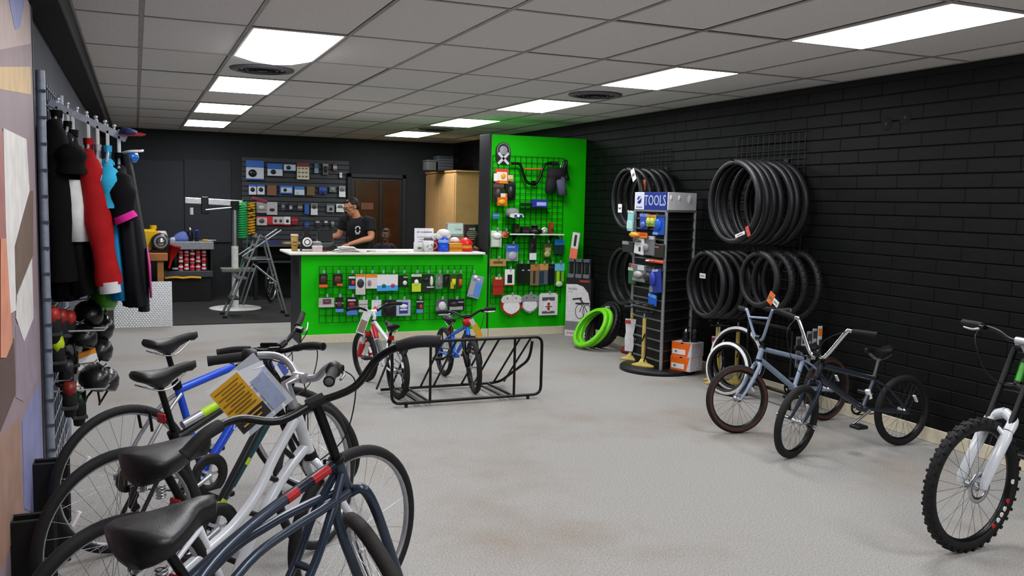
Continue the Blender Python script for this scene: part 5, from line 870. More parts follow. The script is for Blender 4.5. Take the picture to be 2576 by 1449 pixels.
t = thing('snack_tub', 'red and orange round tub on the counter', 'tub', (ctr(1171, 10.3), 10.3, zc)); MB().lathe([(.001, 0), (.085, 0), (.085, .04)], 20).build('red_base', mat('c81a1a', .4), t); MB().lathe([(.08, .04), (.082, .085)], 20).build('orange_band', mat('e08a1c', .4), t); MB().lathe([(.092, .085), (.094, .1), (.07, .13), (.03, .165), (.001, .17)], 20).build('red_lid', mat('d81818', .35), t)
t = thing('plush_ball', 'white fluffy ball behind the yellow box', 'ornament', (ctr(1143, 10.4), 10.4, zc)); MB().box(-.05, .05, -.05, .05, 0, .12, .01).build('carton', mat('a87a40', .6), t); MB().ball((0, 0, .13), (.06, .05, .04)).build('puff', WHT, t)
t = thing('card_terminal', 'grey card terminal with pale green screen on the counter', 'card terminal', (ctr(1143, 10.55), 10.55, zc)); MB().box(-.08, .08, -.05, .05, 0, .02, .004).build('base', GRYM, t); MB().box(-.05, .05, 0, .03, .02, .17, .006).build('neck', mat('8f9498', .5), t); MB().box(-.11, .11, -.02, .02, .17, .34, .008).build('screen_case', mat('8c9296', .5), t); MB().box(-.10, .10, -.026, -.02, .2, .325, .003).build('screen', mat('bfe0d4', .3), t); MB().box(-.06, .065, -.008, 0, .09, .125, .002).build('label_strip', WHT, t); smudge(.04, .26, .08, .018, -.026, mat('5a8a80', .5), t, 6)
a = at(1168, 563, Y=10.6); b = at(1207, 634, Y=10.6); W = b.x - a.x; Hh = a.z - zc; t = thing('menu_board', 'dark brown chalk notice board with small white lettering on the counter', 'sign', ((a.x + b.x) / 2, 10.6, zc)); MB().box(-W / 2, W / 2, 0, .012, 0, Hh, .003).build('board', mat('241a16', .6), t); MB().box(-W / 2, W / 2, -.004, .016, Hh - .012, Hh, .002).build('top_rail', mat('6a5a52', .5), t); MB().box(-W / 2, W / 2, .012, .09, 0, .01, .002).build('stand_foot', BLK, t)
CH = mat('a89c92', .7); smudge(0, Hh * .8, W * .4, .04, 0, CH, t, 5)
for k, wd in enumerate((.6, .72, .6, .4, .3)): MB().box(-W * wd / 2, W * wd / 2, -.003, .001, Hh * (.68 - .07 * k), Hh * (.68 - .07 * k) + .008).build('print_line', CH, t)
t = thing('trinket_dish', 'small dark dish of trinkets in front of the notice board', 'dish', (ctr(1196, 10.42), 10.42, zc)); MB().lathe([(.001, 0), (.05, 0), (.07, .03), (.066, .03), (.045, .006), (.001, .006)], 18).build('dish', mat('3a2c2c', .5), t); [MB().ball((.02 * math.cos(k * 1.3), .02 * math.sin(k * 1.3), .03 + .012 * (k % 2)), .016, 8, 6).build('trinket', mat(('8a7a72', 'a8382e', '6a6a6a')[k % 3], .5), t) for k in range(5)]
# ================================================================== tires on the brick wall
a = at(1855, 345, X=XR - .03); b = at(2027, 345, X=XR - .03)
def gridX(label, y_hi, y_lo, z0, z1):
    """grid panel on the brick wall"""
    return gridwall('wire_grid_panel', label, (XR - .03, y_hi, 0), -PI / 2, y_hi - y_lo, z1 - z0, z0, GW)
gridX('black wire grid behind the large tires on the brick wall', a.y, b.y, .35, a.z)
c1 = at(1608, 380, X=XR - .03); c2 = at(1686, 376, X=XR - .03); gridX('black wire grid behind the farther tires on the brick wall', c1.y, c2.y, .35, c1.z)
TIRE = mat('17171a', .55, noise=.2, scale=40, bump=.5, bscale=120); TR2 = mat('1b1b1e', .45, noise=.15, bump=.2)
HOOKB = mat('1a1a1c', .4, .5)
def casing(t, R, tr, m, T=None, knob=True, wallc=None):
    MB(T).lathe([(R - tr + tr * math.cos(q), tr * math.sin(q) * 1.1) for q in [PI * (-.78 + 1.56 * k / 10) for k in range(11)]] + [(R - tr + (tr - .003) * math.cos(q), (tr - .003) * math.sin(q) * 1.1) for q in [PI * (.78 - 1.56 * k / 10) for k in range(11)]], 44, ax='x', closed=True).build('casing', m, t)
    if knob:
        mb = MB(T)
        for k in range(64):
            q = 2 * PI * k / 64
            for b_ in ((-.6, .6) if k % 2 else (-.2, .2)): rr = R - tr + tr * math.sqrt(1 - b_ * b_); mb.box(b_ * tr - .005, b_ * tr + .005, -.006, .006, rr - .002, rr + .005, 0, Matrix.Rotation(q, 4, 'X'))
        tag(mb.build('tread_blocks', m, t), kind='stuff')
    for s_ in (-1, 1): MB(T).lathe([(R - tr * 1.72, s_ * tr * .68), (R - tr * 1.66, s_ * tr * .80), (R - tr * 1.52, s_ * tr * .78)], 44, ax='x', closed=True).build('bead', BLK if not wallc else wallc, t)
def cluster(px, py, X0, X1, n, R0, R1, tr, where, knob):
    p = at(px, py, X=X0); zt = p.z + R0 - .02
    h = thing('tire_hanger', f'black wall arm carrying the {where} tires', 'hanger', (XR - .03, p.y, zt), 0, 'tire hangers'); MB().tube(pipe_corner([(0, 0, -.03), (0, 0, -.012), (X0 - XR - .03, 0, -.012), (X0 - XR - .05, 0, .02)], .015), .0055, 6).build('arm', HOOKB, h); MB().box(-.004, .0, -.03, .03, -.05, .02, .001).build('wall_plate', HOOKB, h)
    for k in range(n):
        f_ = k / max(1, n - 1); R = R0 + (R1 - R0) * f_; x = X0 + (X1 - X0) * f_; ti = random.uniform(-.05, .03)
        lb = f'black {"knobby" if knob else "smooth"} tire, {ordn(k)} out from the aisle in the {where} stack'
        t = thing('tire_casing', lb, 'tire', (x, p.y + random.uniform(-.012, .012), zt - R + .001), 0, f'{where} stack of tires'); t.rotation_euler = (0, ti if k else 0, random.uniform(-.06, .06))
        casing(t, R, tr, TIRE if knob else TR2, None, knob and R > .24)
        if where == 'upper near' and k < 2:
            for a0 in ((.25, -1.6, 2.2) if k == 0 else (.05,)):
                for q in range(5): MB().box(-tr * .95 - .001, -tr * .95 + .002, -.009, .009, R - tr * 1.35, R - tr * .75, 0, Matrix.Rotation(a0 + .07 * q, 4, 'X')).build('white_letter', WHT, t)
    return p, zt
cluster(1578, 495, 4.80, 5.17, 5, .33, .35, .026, 'upper far', False)
p2, z2 = cluster(1848, 502, 4.74, 5.20, 7, .365, .375, .028, 'upper near', False)
cluster(1776, 710, 4.84, 5.19, 5, .315, .33, .026, 'lower middle', False)
cluster(1912, 697, 4.80, 5.19, 4, .24, .30, .026, 'lower near', True)
cluster(1570, 690, 4.98, 5.17, 3, .33, .33, .026, 'lower far', False)
# paper tags on tires
def tirelabel(px, py, X, w_, h, hx, lb, rx=0):
    p = at(px, py, X=X); t = thing('tire_label', lb, 'label', (p.x, p.y, p.z), 0, 'paper labels on the hanging tires'); t.rotation_euler = (rx, 0, 0)
    MB().box(-.004, .0, -w_ / 2, w_ / 2, -h / 2, h / 2, .001).build('card', mat(hx, .5), t); MB().box(-.0055, -.004, -w_ * .3, w_ * .3, -h * .1, h * .1).build('print_mark', mat('6a6a6c', .5), t)
for q in ((1594, 440, 4.765, .075, .13, 'e4e2e2', 'white paper label on top of the farthest hanging tire', -.5), (1621, 466, 4.83, .045, .11, 'e0702a', 'orange paper label on the farther tire stack', 0), (1560, 524, 4.765, .08, .09, 'e6e6e8', 'white square label low inside the farthest tire', 0), (1932, 513, 4.98, .045, .12, 'e05a18', 'orange label on the big tire stack', 0), (1862, 590, 4.705, .13, .03, 'd8d4d0', 'white band at the bottom of the big front tire', -.3), (1882, 582, 4.70, .04, .09, 'c8403a', 'red and white label at the bottom of the big front tire', -.5), (1768, 694, 4.80, .09, .045, 'c4c4c6', 'grey white label inside the lower middle tires', 0), (1940, 750, 4.76, .07, .10, 'e07030', 'orange folded tag on the lower near tires', .5), (1952, 762, 4.75, .07, .05, 'd8d8d8', 'white folded tag below the orange tag', .5)): tirelabel(*q)
# green and black tires on the floor
p = at(1468, 885, Z=0); R = .265
GT = mat('6fd41a', .5)
for k, (m, dx, dy, ti, lb, kn) in enumerate(((GT, 0, 0, .62, 'bright green BMX tire leaning on the floor by the display carton', False), (GT, .07, .0, .60, 'second green BMX tire tucked behind the first', False), (TIRE, .165, .0, .50, 'black tire leaning behind the green tires', True), (TIRE, .27, .02, .36, 'black tire standing against the brick wall behind the green tires', True))):
    t = thing('tire_casing', lb, 'tire', (p.x + .02 + dx, p.y + .16 + dy, 0), 0, 'tires leaning on the floor'); Rk = R if k < 2 else .28
    t.rotation_euler = (0, 0, .06); T = Matrix.Translation((0, 0, .045 * ti)) @ Matrix.Rotation(ti, 4, 'Y') @ Matrix.Translation((0, 0, Rk)); casing(t, Rk, .027, m, T, kn)
    if k == 1: ltop = t.location + Matrix.Rotation(.06, 3, 'Z') @ (T @ Vector((0, 0, Rk + .004)))
    if k < 2: MB(T).lathe([(Rk - .048, -.023), (Rk - .02, -.032), (Rk - .004, -.02)], 44, ax='x').build('tread_band', m, t)
t = thing('tire_label', 'white label on the green tire top', 'label', ltop); MB().box(-.03, .03, -.005, .005, -.02, .02, .002).build('card', WHT, t); MB().box(-.02, .02, -.0065, -.005, -.004, .004).build('print_mark', GRYM, t)
# white wall cruiser tires on the floor
WW = mat('e2e2e0', .5)
for k, (px, py, R, lb) in enumerate(((1845, 950, .24, 'white sidewall tire standing in front of the pumps'), (1880, 935, .30, 'larger white sidewall tire behind the smaller one'))):
    p = at(px, py, Z=0); x = 4.80 + .16 * k; y = 6.42 + .10 * k; t = thing('tire_casing', lb, 'tire', (x, y, 0), 0, 'white sidewall tires'); t.rotation_euler = (0, .12, .25); T = Matrix.Translation((0, 0, R)); casing(t, R, .03, TIRE, T, False)
    [MB(T).lathe([(R - .030, q * .0345), (R - .018, q * .0325), (R - .006, q * .026)][::q], 44, ax='x').build('white_sidewall', WW, t) for q in (-1, 1)]
# ================================================================== tool tower
TX, TY, TW, TD, TH = 4.754, 7.41, .53, .586, 1.62
t = tower = thing('display_tower', 'three sided slatted tool display tower with silver corner posts', 'display stand', (TX, TY, 0)); SG_ = mat('9a9c9f', .35, .6); SLB = mat('232426', .5); SLS = mat('75777a', .4, .5)
aR = math.radians(25); TR_ = Matrix.Rotation(aR, 4, 'Z'); cR = (TW * math.cos(aR), TW * math.sin(aR)); tri = [(.0, .0), cR, (0, TD)]
def triprism(z0, z1, g):
    cx, cy = sum(p[0] for p in tri) / 3, sum(p[1] for p in tri) / 3; q = [(cx + (x - cx) * g, cy + (y - cy) * g) for x, y in tri]
    return MB().add([(x, y, z0) for x, y in q] + [(x, y, z1) for x, y in q], [(2, 1, 0), (3, 4, 5), (0, 1, 4, 3), (1, 2, 5, 4), (2, 0, 3, 5)])
MB().lathe([(.001, 0), (.385, 0), (.385, .03), (.37, .045), (.001, .045)], 28, Matrix.Translation((.12, .25, 0))).build('base', BLK, t)
triprism(.045, TH - .02, .93).build('core', mat('08080a', .7), t); triprism(TH - .02, TH, 1.06).build('top_plate', mat('8f9092', .4, .5), t)
for x, y in tri: MB().tube([(x, y, .045), (x, y, TH - .02)], .017, 8).build('corner_post', SG_, t)
s0 = s1 = None
for k in range(15):
    z = .12 + .1 * k
    if s0 is None: s0 = MB(TR_).box(.02, TW - .02, -.008, .006, 0, .014, .002).build('slat', SLB, t, (0, 0, z)); s1 = MB().box(-.008, .006, .02, TD - .02, 0, .016, .002).build('slat', SLS, t, (0, 0, z))
    else: share(s0, 'slat', t, (0, 0, z)); share(s1, 'slat', t, (0, 0, z))
# header sign
hs = thing('header_sign', 'blue and white TOOLS header sign on top of the display tower', 'sign', (TX, TY, TH)); SB_ = mat('1c2f8c', .4); HZ = .175
MB().box(-.012, .0, .0, TD, .0, HZ, .003).build('tools_panel', SB_, hs); MB().box(-.015, -.012, TD * .69, TD, 0, HZ, .001).build('logo_panel', mat('d8dcea', .4), hs); MB(TR_).box(0, TW, -.012, 0, 0, HZ, .003).build('silver_panel', mat('dcdce0', .45, noise=.06), hs)
text('TOOLS', .15, (-.0135, TD * .345, HZ * .50), (PI / 2, 0, -PI / 2), mat('b8c6d8', .4), hs, .001, sx=.84)
yl = TD * .845; MB().lathe([(.001, -.003), (.038, -.003), (.04, 0)], 22, Matrix.Translation((-.0155, yl, HZ * .56)), 'x').build('logo_disc', SB_, hs); MB().box(-.0205, -.0185, -.055, .055, -.007, .007, .0005, Matrix.Translation((0, yl, HZ * .56)) @ Matrix.Rotation(-.5, 4, 'X')).build('logo_swoosh', mat('d8dcea', .4), hs); MB().box(-.0165, -.015, yl - .06, yl + .06, .02, .026).build('logo_line', SB_, hs)
for x_, z_, r_ in ((.05, .12, .03), (.20, .12, .03), (.40, .11, .05)): MB(TR_).lathe([(r_, 0), (r_ * .6, -.006), (.001, -.008)], 14, Matrix.Translation((x_, -.012, z_)), 'y').build('emboss', mat('eeeef0', .3), hs)
def packX(name, label, cat, box, main, bands=(), item=None, off=.04, dp=.02, group='tools on the display tower', roll=0):
    X = TX - off; a = at(box[0], box[1], X=X); b = at(box[2], box[3], X=X); W = abs(a.y - b.y); zlo = min(a.z, b.z); Hh = abs(a.z - b.z); mm = lambda c: mat(c, .4, noise=.06) if isinstance(c, str) else c
    t = thing(name, label, cat, (X, (a.y + b.y) / 2, zlo), 0, group); t.rotation_euler = (0, roll, -PI / 2)
    MB().box(-W / 2, W / 2, 0, dp, 0, Hh, .006).build('body', mm(main), t)
    for k, (y0, y1, c, *xx) in enumerate(bands): x0, x1 = xx if xx else (0, 1); MB().box((x0 - .5) * W, (x1 - .5) * W, -.003 - .0006 * k, .001, (1 - y1) * Hh, (1 - y0) * Hh, .001).build('printed_band', mm(c), t)
    for (ix, iy, rx, ry, c, d) in item or []: MB().ball(((ix - .5) * W, -d * .3, (1 - iy) * Hh), (rx * W, d, ry * Hh)).build('contents', mm(c), t)
    yl_ = (a.y + b.y) / 2 - TY; MB().tube([(0, yl_, zlo + Hh - .005), (-off - .01, yl_, zlo + Hh - .005), (-off - .02, yl_, zlo + Hh + .01)], .0035, 5).build('peg', STEEL, tower)
    return t
packX('hanging_tool', 'blue gear pack at the top of the display tower', 'packaged tool', (1610, 537, 1628, 578), '2c4ea8', [(.0, .2, '6a88d0'), (.5, .6, '1c3680')], [(.5, .7, .35, .2, '4a68c0', .02)])
packX('hanging_tool', 'yellow green glove pack at the top of the display tower', 'packaged tool', (1626, 540, 1647, 571), 'a8b84a', [(0, .2, 'd88038'), (.5, .55, '6a7828')], [(.3, .55, .2, .3, 'b8c85a', .02), (.75, .55, .2, .3, 'b8c85a', .02)], off=.06)
packX('hanging_tool', 'large solid blue tool pack beside the corner post', 'packaged tool', (1644, 540, 1668, 592), '1450b4', [(0, .14, '2a3a6a'), (.88, 1, '6aa8e8', 0, .5)], [(.5, .5, .3, .3, '1a5ac8', .02)])
packX('grease_tube', 'teal and white grease tube hanging off the tower edge', 'tube', (1578, 530, 1590, 582), '8fd0d0', [(0, .1, 'e0e0e0'), (.5, .88, 'b8dcdc')], [], off=.05, roll=.05)
packX('hanging_tool', 'orange capped pack on the tower', 'packaged tool', (1586, 583, 1625, 600), 'e0801a', [(.3, .6, 'f0a030', .1, .5), (0, .5, 'd84a18', .6, 1)], [(.3, .5, .3, .5, 'ee9a20', .03)], off=.08)
packX('hanging_tool', 'white carded tool tilted under the orange pack', 'packaged tool', (1595, 596, 1616, 641), 'd8dade', [(.55, .8, '202428', .55, .75)], [(.3, .2, .5, .08, '3a3a3c', .025)], off=.07, roll=.08)
packX('hanging_tool', 'grey carded tool with white corner', 'packaged tool', (1614, 592, 1644, 644), '6c6e72', [(0, .18, 'b8babd', .6, 1)], [(.4, .6, .2, .2, '8a8c90', .02)], off=.05)
packX('hanging_tool', 'dark green carded tool beside the grey one', 'packaged tool', (1640, 612, 1668, 650), '262820', [(.2, .3, 'a85a60', .0, .6)], [], off=.04)
packX('hanging_tool', 'bright orange red handled tool', 'packaged tool', (1628, 652, 1667, 664), 'e04a18', [(.2, .5, 'f0703a', .2, .8)], [(.05, .5, .1, .4, 'd0d0d0', .02)], off=.06)
packX('hanging_tool', 'pink and green pen pack at the tower edge', 'packaged tool', (1581, 662, 1597, 716), '2c5a3c', [(0, .2, 'e04868', .4, 1), (.2, .35, 'a8c8b0')], [], off=.05)
packX('hanging_tool', 'clear bagged silver parts pack', 'packaged tool', (1592, 664, 1622, 712), '6c6e70', [(0, .3, 'c8cacc', .4, .9), (.8, .95, '8a8c8e')], [(.5, .55, .3, .2, 'a8aaac', .03)], off=.06)
packX('hanging_tool', 'bagged black parts pack beside the silver parts', 'packaged tool', (1618, 668, 1644, 716), '201e20', [(.1, .3, '4a4648')], [(.5, .6, .35, .25, '2c2a2c', .03)], off=.05)
packX('hanging_tool', 'indigo plier handles pack', 'packaged tool', (1636, 676, 1662, 740), '24348c', [(.0, .1, 'a8b4d8', .3, .8), (.7, .95, '7a7e8a', 0, .3)], [(.4, .4, .2, .3, '2c3ca0', .03)], off=.06, roll=-.12)
packX('hanging_tool', 'bright blue tape pack below the pliers', 'packaged tool', (1630, 738, 1648, 770), '1e5cc8', [(0, .3, '5a94e8')], [], off=.05, roll=.1)
packX('hanging_tool', 'row of black brush heads on the tower', 'packaged tool', (1580, 752, 1640, 774), '1c1c1c', [(.2, .4, '6a6a68', .2, .6)], [(.2, .6, .12, .4, '141414', .04), (.5, .6, .12, .4, '141414', .04), (.8, .6, .12, .4, '141414', .04)], off=.08)
packX('hanging_tool', 'dark bracket tool at the tower edge above the grey tags', 'packaged tool', (1566, 606, 1592, 636), '26282a', [(.0, .3, '8a8c8e', 0, .6)], [], off=.05)
# floor pumps
PY = mat('c2ac58', .5)
def pump(x, y, lb, h=.62, card=True, ang=0, z0=0):
    t = thing('floor_pump', lb, 'pump', (x, y, z0), ang, 'yellow floor pumps'); MB().rings([(0, 0, 0, .12, .045), (0, 0, .018, .12, .042), (0, 0, .04, .05, .03), (0, 0, .08, .022, .022)], 14).build('foot_base', PY, t); MB().tube([(0, 0, .06), (0, 0, h)], .019, 12).build('barrel', PY, t); MB().tube([(0, 0, h), (0, 0, h + .05)], .011, 8).build('piston_rod', STEEL, t); MB().tube([(-.09, 0, h + .06), (.09, 0, h + .06)], .015, 8).build('handle', BLK, t)
    MB().tube(smooth([(.02, -.03, .06), (.05, -.05, .16), (.03, -.03, .34), (-.01, -.02, .26)], 5), .007, 6).build('hose', BLK, t)
    if card: MB().prism([(-.055, .0), (.03, .0), (.06, .14), (.03, .16), (.05, .26), (.06, .34), (-.06, .34), (-.05, .2), (-.06, .14)], .004, Matrix.Translation((0, -.045, .10))).build('hang_card', mat('d4d4d6', .5), t); MB().box(-.06, .0, -.049, -.045, .39, .425).build('red_print', mat('b83a40', .5), t)
    return t
pa = at(1587, 906, Z=.045); pb = at(1617, 922, Z=.045)
pump(pa.x, pa.y, 'yellow floor pump with white card at the tower corner', .50, True, -.9, .045); pump(pb.x, pb.y, 'yellow floor pump leaning near the tower silver post', .49, False, -.9, .045)
pump(5.10, 6.98, 'yellow floor pump beyond the orange boxes', .52, True, -.5); pump(5.02, 6.84, 'yellow floor pump beside the white sidewall tires', .5, False, -.5); pump(5.2, 6.80, 'yellow floor pump closest to the brick wall', .54, False, -.5)
# orange boxes and bottles in front of the tower
for k, (lb, z) in enumerate((('lower orange and white inner tube box beside the tower', .046), ('upper orange and white inner tube box beside the tower', .187))):
    t = thing('tube_box', lb, 'box', (4.885 + .008 * k, 7.44, z), math.atan2(-.219, .082), 'orange tube boxes'); OB = mat('e8650e', .5)
    MB().box(0, .235, 0, .205, 0, .14, .003).build('carton', mat('d2ccd4', .55), t)
    MB().prism([(0, 0), (.185, 0), (.225, .14), (0, .14)], .002, Matrix.Translation((0, -.0025, 0))).build('orange_panel', OB, t); MB().box(-.002, 0, 0, .205, 0, .14).build('orange_end', OB, t); MB().box(.012, .165, -.005, -.0025, .02, .07).build('white_label', WHT, t); smudge(.055, .046, .03, .026, -.005, GRYD, t, 3); MB().box(.11, .14, -.0045, -.002, .128, .14).build('finger_slot', BLK, t)
for k, (x, y) in enumerate(((5.0, 7.36), (5.075, 7.32))):
    t = thing('water_bottle', f'black water bottle {("with silver valve", "with dark valve")[k]} on top of the orange boxes', 'bottle', (x, y, .328), 0, 'bottles on the orange boxes'); MB().lathe([(.001, 0), (.037, 0), (.037, .06), (.032, .07), (.037, .08), (.037, .095), (.02, .105)], 16).build('bottle_body', BLK, t); MB().lathe([(.022, .10), (.02, .115), (.012, .12), (.012, .128), (.001, .13)], 12).build('valve_cap', STEEL if not k else GRYD, t)
# display carton with bicycle picture
A = Vector((4.985, 10.02, 0)); Bv = Vector((5.20, 9.76, 0)); ang = math.atan2(Bv.y - A.y, Bv.x - A.x); W = (Bv - A).length; Hc = .735
t = thing('display_carton', 'tall white and black display carton with a bicycle picture by the brick wall', 'carton', (A.x, A.y, 0), ang); BK2 = mat('1b1b1d', .45)
MB().box(0, W, 0, .085, 0, Hc, .003).build('carton', BK2, t); rt_ = math.pi
MB().prism([(.004, .19), (W - .004, .19), (W - .004, .44), (W * .9, .56), (W * .7, .635), (W * .45, .66), (.004, .655)], .002, Matrix.Translation((0, -.0025, 0))).build('white_panel', mat('d9d6d8', .45), t); MB().box(.0, W, -.003, 0, .075, .19).build('grey_panel', mat('7a7b7d', .5), t); MB().box(0, W, -.003, 0, 0, .075).build('white_foot', mat('d6d2d4', .5), t); MB().box(W * .55, W * .95, -.003, 0, .69, .715).build('red_print', mat('a83a30', .5), t); MB().box(W, W + .002, .0, .085, .0, Hc).build('side_panel', mat('3a3b3d', .5), t)
smudge(W * .28, .60, W * .36, .03, -.0025, mat('9a989a', .5), t, 9); smudge(W * .2, .562, W * .2, .014, -.0025, mat('aaa8aa', .5), t, 6); smudge(W * .33, .037, W * .5, .035, -.003, mat('c98f8c', .5), t, 7)
ink = mat('1c1c1e', .5); mb = MB()
for q in (((.1, .47), (.22, .49)), ((.14, .42), (.33, .43)), ((.2, .48), (.25, .42))): mb.tube([(q[0][0] * W / .34, -.004, q[0][1]), (q[1][0] * W / .34, -.004, q[1][1])], .010, 6)
for k, cx in enumerate((.2, .3)):
    mb.tube([((cx + .06 * math.cos(q)) * W / .34, -.003, .32 + .09 * math.sin(q)) for q in [2 * PI * i / 20 for i in range(20)]], .004, 4, closed=True)
mb.tube([(.2 * W / .34, -.004, .32), (.24 * W / .34, -.004, .43), (.3 * W / .34, -.004, .32)], .005, 5); mb.build('bicycle_picture', ink, t)
for k in range(3):
    t = thing('rack_bracket', f'grey hitch bracket box on top of the display carton, {ordn(k)} from the green wall', 'bracket', (A.x + .02 + .105 * k * math.cos(ang), A.y + .01 + .105 * k * math.sin(ang), Hc), ang, 'bracket boxes'); GB = mat('4a4d52', .45)
    MB().box(.0, .085, .0, .07, 0, .05, .004).build('lower_block', mat('6c7076', .45), t); MB().box(.0, .085, .03, .07, .05, .2, .004).build('spine', GB, t); MB().box(.0, .085, .0, .07, .2, .24, .004).build('upper_block', mat('5c6066', .45), t); MB().box(.02, .065, .015, .03, .06, .19, .004).build('insert', BLK, t)
p = A + Vector((math.cos(ang), math.sin(ang), 0)) * .13; t = thing('blade_card', 'tall narrow white and coral carded tool standing above the display carton', 'packaged goods', (p.x, p.y + .1, Hc + .24), ang); MB().box(-.05, .05, 0, .02, 0, .33, .003, Matrix.Rotation(.12, 4, 'Y')).build('card', mat('d8d6d8', .45), t); MB().box(-.05, .05, -.003, 0, 0, .13, 0, Matrix.Rotation(.12, 4, 'Y')).build('coral_panel', mat('f07458', .5), t); MB().box(-.015, .018, -.006, 0, .16, .30, .004, Matrix.Rotation(.12, 4, 'Y')).build('tool_picture', mat('2a2a2c', .5), t)
t = thing('rag_ball', 'rust red rag on the floor behind the green tires', 'cloth', (5.12, 8.62, 0)); MB().rings([(0, 0, 0, .10, .12), (0, 0, .05, .11, .11), (0.01, 0, .1, .05, .06), (.01, 0, .12, .01, .01)], 14, wob=.1).build('rag_cloth', mat('7a2a18', .8), t); MB().rings([(-.04, -.05, .08, .04, .03), (-.04, -.05, .14, .02, .02)], 10, wob=.15).build('white_fold', mat('b8b0a8', .8), t)
# rack rails behind the BMX bikes with hanging accessories
t = thing('wall_rack', 'low black wall rack behind the grey BMX bike with hanging tags', 'rack', (0, 0, 0)); 
for z in (.12, .66): MB().box(4.95, 5.27, 5.75, 5.79, z, z + .025, .003).box(4.95, 4.975, 5.75, 6.35, z, z + .025, .003).build('rail', BMET, t)
for x, y in ((4.962, 5.77), (5.25, 5.77), (4.962, 6.34)): MB().box(x - .012, x + .012, y - .012, y + .012, 0, .68, .003).build('post', BMET, t)
for k in range(5):
    x = 4.99 + .055 * k; z = .60; t = thing('accessory_pack', f'{("grey", "white", "silver", "pale grey", "orange topped white")[k]} accessory card hanging on the low wall rack', 'packaged goods', (x, 5.74, .36 + .02 * k), 0, 'cards on the low wall rack'); cc = ('6a6c70', 'b8babd', '8f9296', 'a4a6aa', 'c8cacc')[k]; MB().box(-.022, .022, -.01, 0, 0, .26, .003).build('card', mat(cc, .5), t); MB().box(-.02, .02, -.013, -.01, .18, .24, .001).build('header', mat('e07a20' if k == 4 else '3a3c40', .5), t); MB().box(-.014, .014, -.022, -.01, .04, .15, .006).build('contents', mat('2a2a2c', .5), t)
# two dark hose patches on the upper brick wall
for px, py, lb in ((2229, 312, 'round matte patch high on the brick wall'), (2277, 295, 'second round matte patch high on the brick wall nearer the door')):
    p = at(px, py, X=XR - .018); t = thing('wall_patch', lb, 'patch', (XR - .0145, p.y, p.z), 0, 'round wall patches'); MB().lathe([(.001, -.004), (.05, -.004), (.056, 0)], 20, None, 'x').build('disc', mat('0d0e0f', .9), t); MB().lathe([(.001, -.007), (.008, -.006), (.01, -.004)], 10, None, 'x').build('screw', GRYD, t)
# ================================================================== clothes wall
# printed banner beside the camera
t = thing('wall_banner', 'tall printed banner in warm browns beside the clothes rack', 'poster', (XL + .03, 2.2, 0)); BY1 = 4.86 - 2.2
MB().box(-.012, 0, 0, BY1, .05, 2.54, .003).build('banner_board', mat('8d7a80', .6, noise=.08, scale=2), t)
def bp(pts, hx, k): 
    """flat print shapes: (y, z) outline on the banner face"""
    MB().prism(pts, .0012, Matrix.Translation((.0002 + .0014 * k, 0, 0)) @ Matrix.Rotation(PI / 2, 4, 'Z')).build('print_shape', mat(hx, .55, noise=.12, scale=8), t)
def py_(px, py): q = at(px, py, X=XL + .032); return (q.y - 2.2, q.z)
def poly(pp, hx, k): bp([py_(*p) for p in pp], hx, k)
poly([(0, 0), (72, 0), (78, 110), (0, 125)], 'b29a94', 1); poly([(22, 0), (62, 0), (50, 70), (38, 75)], '7f86b8', 2); poly([(0, 168), (77, 168), (79, 238), (0, 224)], 'c9a468', 1); poly([(0, 125), (78, 110), (77, 168), (0, 168)], '85686e', 1)
poly([(8, 322), (66, 350), (74, 480), (52, 560), (36, 620), (40, 780), (24, 790), (14, 560)], 'd8d4d0', 2); poly([(0, 330), (8, 330), (16, 560), (24, 800), (0, 810)], 'a06a64', 1); poly([(0, 600), (14, 600), (30, 860), (14, 900), (0, 900)], 'd08a70', 3)
poly([(75, 480), (84, 480), (84, 640), (44, 745), (34, 640)], '6b5a4e', 1); poly([(42, 745), (80, 650), (84, 800), (60, 860), (40, 800)], 'cfcbc8', 2); poly([(40, 820), (92, 770), (96, 950), (60, 1010), (40, 1000)], '8d7f8c', 1); poly([(56, 1060), (100, 960), (108, 1130), (112, 1300), (62, 1280)], '7f80ac', 1); poly([(0, 900), (36, 850), (40, 990), (0, 1090)], '57423c', 1); poly([(0, 1100), (50, 1050), (56, 1300), (0, 1440)], '9a7868', 1)
MB().box(-.014, .004, BY1, BY1 + .02, .05, 2.54, .003).build('edge_trim', mat('1c2028', .5), t)
# slotted grid stand
GYM = mat('7b8290', .45, .3)
t = clothes_grid = thing('clothes_rack', 'silver grey grid wall rack with a waterfall arm for clothes', 'clothes rack', (XL + .045, 0, 0)); y0g, y1g = 5.06, 6.30
for y in (y0g, y1g): MB().tube([(0, y, .06), (0, y, 2.26)], .022, 12).build('post', mat('8f96a4', .5, .3), t)
mb = MB()
for k in range(11): mb.tube([(0, y0g + (y1g - y0g) * k / 10, .12), (0, y0g + (y1g - y0g) * k / 10, 2.24)], .004, 5)
for k in range(22): mb.tube([(.006, y0g, .15 + .098 * k), (.006, y1g, .15 + .098 * k)], .004, 5)
mb.build('wire_grid', GYM, t)
for k in range(16): MB().box(-.012, .025, y0g - .0235, y0g - .018, .2 + .13 * k, .215 + .13 * k).build('slot', mat('4a4f58', .5), t)
YW = 5.42
wa = [at(150, 268, Y=YW), at(318, 350, Y=YW)]; wa = [Vector((XL + .05, YW, wa[0].z + .02)), Vector((wa[1].x, YW, wa[1].z))]
MB().box(0, (wa[1] - wa[0]).length, -.012, .012, -.02, .02, .004, Matrix.Translation(wa[0] - Vector((XL + .045, 0, 0))) @ Matrix.Rotation(math.atan2(wa[0].z - wa[1].z, wa[1].x - wa[0].x), 4, 'Y')).build('waterfall_arm', mat('b4bac6', .35, .5), t)
dv = wa[1] - wa[0]
